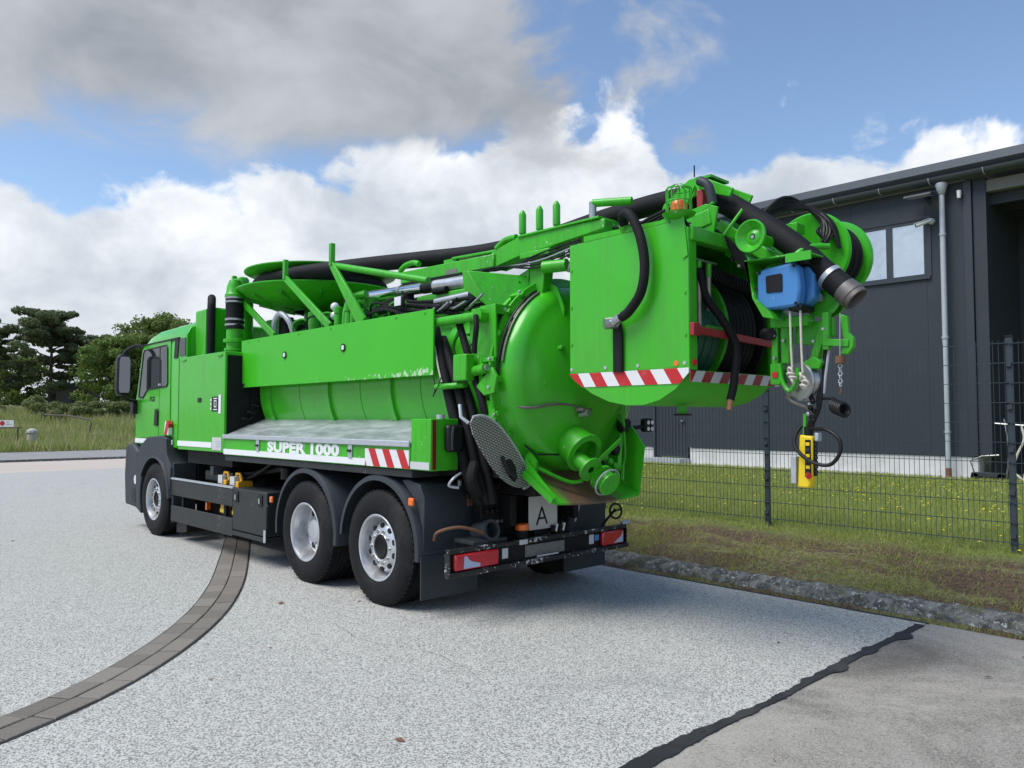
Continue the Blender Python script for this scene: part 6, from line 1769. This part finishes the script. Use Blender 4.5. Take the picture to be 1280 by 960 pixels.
# ---------------------------------------------------------------- tail: bumper, lamps, plates, under-tank machinery
def tail():
    bp = part(MB().box(1.0, 1.05, .0, 2.33, .585, .625), 'bumper_bar', 'bumper_black', bevel=.006)
    part(MB().bar((1.03, -.01, .415), (1.03, 2.35, .415), .07, .045), 'bumper_bar', 'bumper_black', bevel=.008)
    part(MB().cyl((1.02, 2.28, .63), (1.02, 2.40, .64), .022), 'bumper_end', 'galv')
    part(MB().box(1.005, 1.015, .02, 2.30, .438, .584), 'bumper_panel', 'chassis')
    for a in (.0, 2.318): part(MB().box(.99, 1.052, a, a + .012, .44, .584), 'bumper_cheek', 'bumper_black')
    for y0, y1, blue0, blue1 in ((.055, .545, .14, .33), (1.94, 2.27, 2.10, 2.26)):
        l = part(MB().box(1.016, 1.062, y0, y1, .444, .580), 'tail_lamp', 'tail_red', bevel=.014)
        if y0 < 1: pl = [(y0 + .09, .458), (y0 + .27, .458), (y0 + .27, .487), (y0 + .20, .503), (y0 + .155, .52), (y0 + .125, .558), (y0 + .10, .558)]
        else: pl = [(y1 - .17, .458), (y1 - .02, .458), (y1 - .02, .565), (y1 - .05, .52), (y1 - .10, .495)]
        MB().prism(pl, 'x', 1.0625, 1.066).build('clear_lens', 'reverse_lens', l)
    part(MB().box(1.016, 1.024, .90, 1.42, .455, .56), 'number_plate', 'number_plate', bevel=.003)
    part(MB().box(1.052, 1.058, 1.02, 1.30, .45, .462), 'plate_strip', 'white_sign')
    for y in (.62, 1.78): part(MB().box(1.016, 1.020, y, y + .07, .475, .565), 'sticker', 'white_sign')
    part(MB().box(1.016, 1.030, 1.86, 1.92, .50, .56), 'tail_socket', 'blue_reel', bevel=.005)
    part(MB().box(1.016, 1.06, .80, .90, .58, .625), 'plate_lamp', 'white_sign', bevel=.006)
    # A sign
    s = part(MB().box(.938, .95, 1.02, 1.40, .675, .985), 'letter_sign', 'white_sign', bevel=.004)
    text('A', .25, 'letter_black', 'lettering', s, (.9515, 1.105, .715), (0, 1, 0), (0, 0, 1), 1.0, -.002)
    part(MB().box(.93, .937, 1.1, 1.3, .63, .70), 'sign_bracket', 'chassis')
    b = part(MB().cyl((.95, .93, .626), (.95, .93, .69), .055, n=20), 'low_beacon', 'chassis')
    MB().lathe([(.058, 0), (.065, .01), (.062, .05), (.045, .062), (.001, .064)], (.95, .93, .691), (0, 0, 1), 22).build('beacon_glass', 'orange', b)
    part(MB().lathe([(.085, -.02), (.085, .16), (.095, .16), (.095, .18), (.068, .18), (.068, .06), (.001, .06)], (.82, .52, .70), (.75, .0, .15), 24), 'pipe_socket', 'plastic_dark')
    part(MB().box(.74, 1.0, .30, .70, .625, .66), 'pipe_shelf', 'plastic_dark', bevel=.006)
    part(MB().tube([(.72, .10, .66), (.80, .08, .74), (.92, .22, .78), (.98, .42, .72), (.98, .50, .64)], .014, 8, smooth=6), 'cable_loop', 'rust')
    hw = part(MB().torus((.98, 2.24, .76), (.9, -.2, .1), .075, .012, 24, 6), 'hand_wheel', 'letter_black')
    MB().tube([(.98, 2.17, .75), (.98, 2.31, .77)], .010, 6).build('wheel_spoke', 'letter_black', hw)
    MB().tube([(.98, 2.24, .78), (.90, 2.18, .66), (.96, 2.05, .62)], .014, 6).build('wheel_shaft', 'letter_black', hw)
    # end cross-member and clutter beneath the tank door
    part(MB().box(.62, .70, .72, 1.75, .62, 1.20), 'end_member', 'chassis', bevel=.01)
    part(MB().box(.70, .82, .55, 1.0, .70, 1.05), 'valve_bank', 'chassis', bevel=.01)
    for i in range(12):
        y = .58 + .06 * (i % 6); z = .78 + .10 * (i // 6)
        part(MB().cyl((.82, y, z), (.87, y, z), .018, n=8), 'valve_stud', 'steel' if i < 6 else 'plastic_black')
    part(MB().box(.66, .72, 1.82, 2.40, .52, 1.16), 'mudguard_back', 'plastic_dark', bevel=.02)
    for i in range(4):
        y = 1.05 + .16 * i
        part(MB().tube([(.75, y, 1.16), (.88, y + .06, 1.0), (.86, y + .10, .80), (.74, y + .05, .66)], .022, 8, smooth=5), 'rear_hose', 'hose_black')
    for i in range(5): part(MB().cyl((.97, 1.30 + .05 * i, .64), (.97, 1.32 + .05 * i, .70 + .01 * (i % 2)), .02, n=8), 'coupling', 'steel' if i % 2 else 'chassis')
    part(MB().tube([(.90, 1.70, 1.1), (.93, 1.74, .9), (.94, 1.66, .7)], .010, 6, smooth=4), 'thin_cable', 'galv')
    part(MB().box(.15, 1.20, .45, 2.0, 1.20, 1.30), 'tank_saddle', 'chassis')


simple('reverse_lens', (0.42, 0.50, 0.68), 0.2, var=0.05, coat=0.6)
tail()


# ---------------------------------------------------------------- smaller fittings
def fittings():
    TZ, R = 2.07, .84
    # rim ring and toggle clamps of the tank door
    part(MB().lathe([(R + .046, 1.19), (R + .085, 1.195), (R + .085, 1.222), (R + .046, 1.228)], (0, CY, TZ), (1, 0, 0), 96), 'door_rim', 'green')
    for k in range(9):
        a = radians(128 + 14.5 * k); d = Vector((0, cos(a), sin(a))); c = Vector((1.10, CY, TZ)) + d * (R + .075)
        q = part(MB().bar(c, c + Vector((.155, 0, 0)), .045, .03, up=d), 'toggle_clamp', 'green', bevel=.005)
        MB().cyl(c + Vector((.12, 0, 0)) + d * .012, c + Vector((.12, 0, 0)) + d * .04, .012, n=6).build('clamp_bolt', 'galv', q)
    # seams and small plates on the tank flank
    part(MB().tube([(.97, CY + (.862) * cos(a), TZ + .862 * sin(a)) for a in np.linspace(radians(128), radians(225), 26)], .007, 5), 'flank_seam', 'shadow_line')
    for a in (150, 200): 
        d = Vector((0, cos(radians(a)), sin(radians(a)))); c = Vector((.72, CY, TZ)) + d * .86
        part(MB().bar(c, c + Vector((.12, 0, 0)), .09, .03, up=d), 'weld_pad', 'green', bevel=.005)
    # pipes and stays round the outlet
    part(MB().tube([(1.62, 1.55, 1.90), (1.60, 1.60, 1.6), (1.58, 1.62, 1.3), (1.50, 1.50, 1.18)], .014, 7, smooth=5), 'vent_line', 'green_dirty')
    part(MB().bar((1.52, 1.70, 1.82), (1.62, 1.50, 1.24), .03, .02), 'tray_stay', 'green')
    for (x, y, z) in ((1.45, .66, 1.98), (1.52, .80, 2.30), (1.56, 1.0, 2.55)):
        part(MB().box(x, x + .05, y, y + .05, z, z + .03), 'cable_clip', 'green', bevel=.005)
    # bolts and hinges on the reel cabinet and the lockers
    for z in (2.3, 2.6, 2.9):
        for x in (1.87, 2.95): part(MB().cyl((x, BYL - .001, z), (x, BYL - .009, z), .011, n=8), 'cabinet_bolt', 'green')
    for x in (-4.70, -3.50):
        part(MB().cyl((x - .06, -.036, 2.50), (x + .06, -.036, 2.50), .012, n=10), 'locker_hinge', 'green')
    part(MB().box(-4.20, -4.08, -.037, -.031, 1.92, 1.98), 'locker_lock', 'plastic_black', bevel=.004)
    for x in (-3.2, -2.9, -1.9, -1.2, 0.0, .45): part(MB().cyl((x, .189, 2.66), (x, .183, 2.66), .010, n=8), 'panel_bolt', 'green')
    # looped cables round the boom head and the cable reel
    for i in range(6):
        o = .018 * i
        part(MB().tube([(2.98 + o, 1.45, 3.22 + .03 * (i % 3)), (3.06 + o, 1.62, 3.34 + o), (3.20, 1.80, 3.40 + .4 * o), (3.36, 1.86, 3.33 - o), (3.46 - o, 1.86 - o, 3.16), (3.40, 1.78, 3.02 + o)], .009 + .003 * (i % 2), 6, smooth=6), 'loose_cable', 'letter_black')
    for i in range(4):
        part(MB().tube([(1.95, .98 + .04 * i, 3.30), (2.2, .94 + .04 * i, 3.26 + .02 * i), (2.55, .90 + .04 * i, 3.22), (2.9, .94 + .04 * i, 3.14), (3.1, 1.05, 2.96 - .03 * i), (3.22, 1.12, 2.72)], .011, 6, smooth=6), 'boom_cable', 'letter_black')
    for a, b in (((2.60, .98, 3.16), (2.74, 1.05, 3.50)), ((2.90, .98, 3.20), (2.76, 1.05, 3.52)), ((2.70, .93, 3.14), (2.98, .93, 3.30)), ((3.02, 1.00, 3.06), (3.14, 1.06, 3.24)), ((3.02, 1.34, 3.06), (3.2, 1.34, 3.16))):
        part(MB().cyl(a, b, .012, n=8), 'head_strut', 'green')
    for i in range(5): part(MB().cyl((3.02 + .06 * i, 1.10, 2.88 - .05 * i), (3.05 + .06 * i, 1.10, 2.92 - .05 * i), .020, n=8), 'hose_fitting', 'steel' if i % 2 else 'plastic_black')
    for (x, z) in ((3.33, 2.30), (3.33, 2.14), (3.40, 2.26), (3.69, 2.32), (3.62, 2.24)): part(MB().cyl((x, 1.135, z), (x, 1.16, z), .011, n=6), 'arm_bolt', 'steel')
    # thin hydraulic pipes along the boom beam and above the tank
    for i in range(5):
        part(MB().tube([(-.8, .82 - .02 * i, 3.16 - .02 * i), (.2, .82 - .02 * i, 3.14 - .02 * i), (.8, .84 - .03 * i, 3.10), (1.3, .80, 3.16 - .03 * i), (1.75, .84, 3.22 - .02 * i)], .009, 6, smooth=5), 'hydraulic_line', 'steel' if i == 2 else 'letter_black')
    for i in range(7):
        x = -2.6 + .34 * i
        part(MB().tube([(x, .50, 2.72), (x + .06, .46, 2.86 + .02 * (i % 3)), (x + .2, .52, 2.90), (x + .3, .6, 2.80)], .013, 6, smooth=5), 'hydraulic_line', 'letter_black' if i % 2 else 'green_dirty')
    for i in range(5): part(MB().cyl((1.45 + .06 * i, .88, 3.02 - .02 * i), (1.52 + .06 * i, .86, 3.05), .022, n=10), 'valve_fitting', 'green_dirty' if i % 2 else 'steel')


fittings()
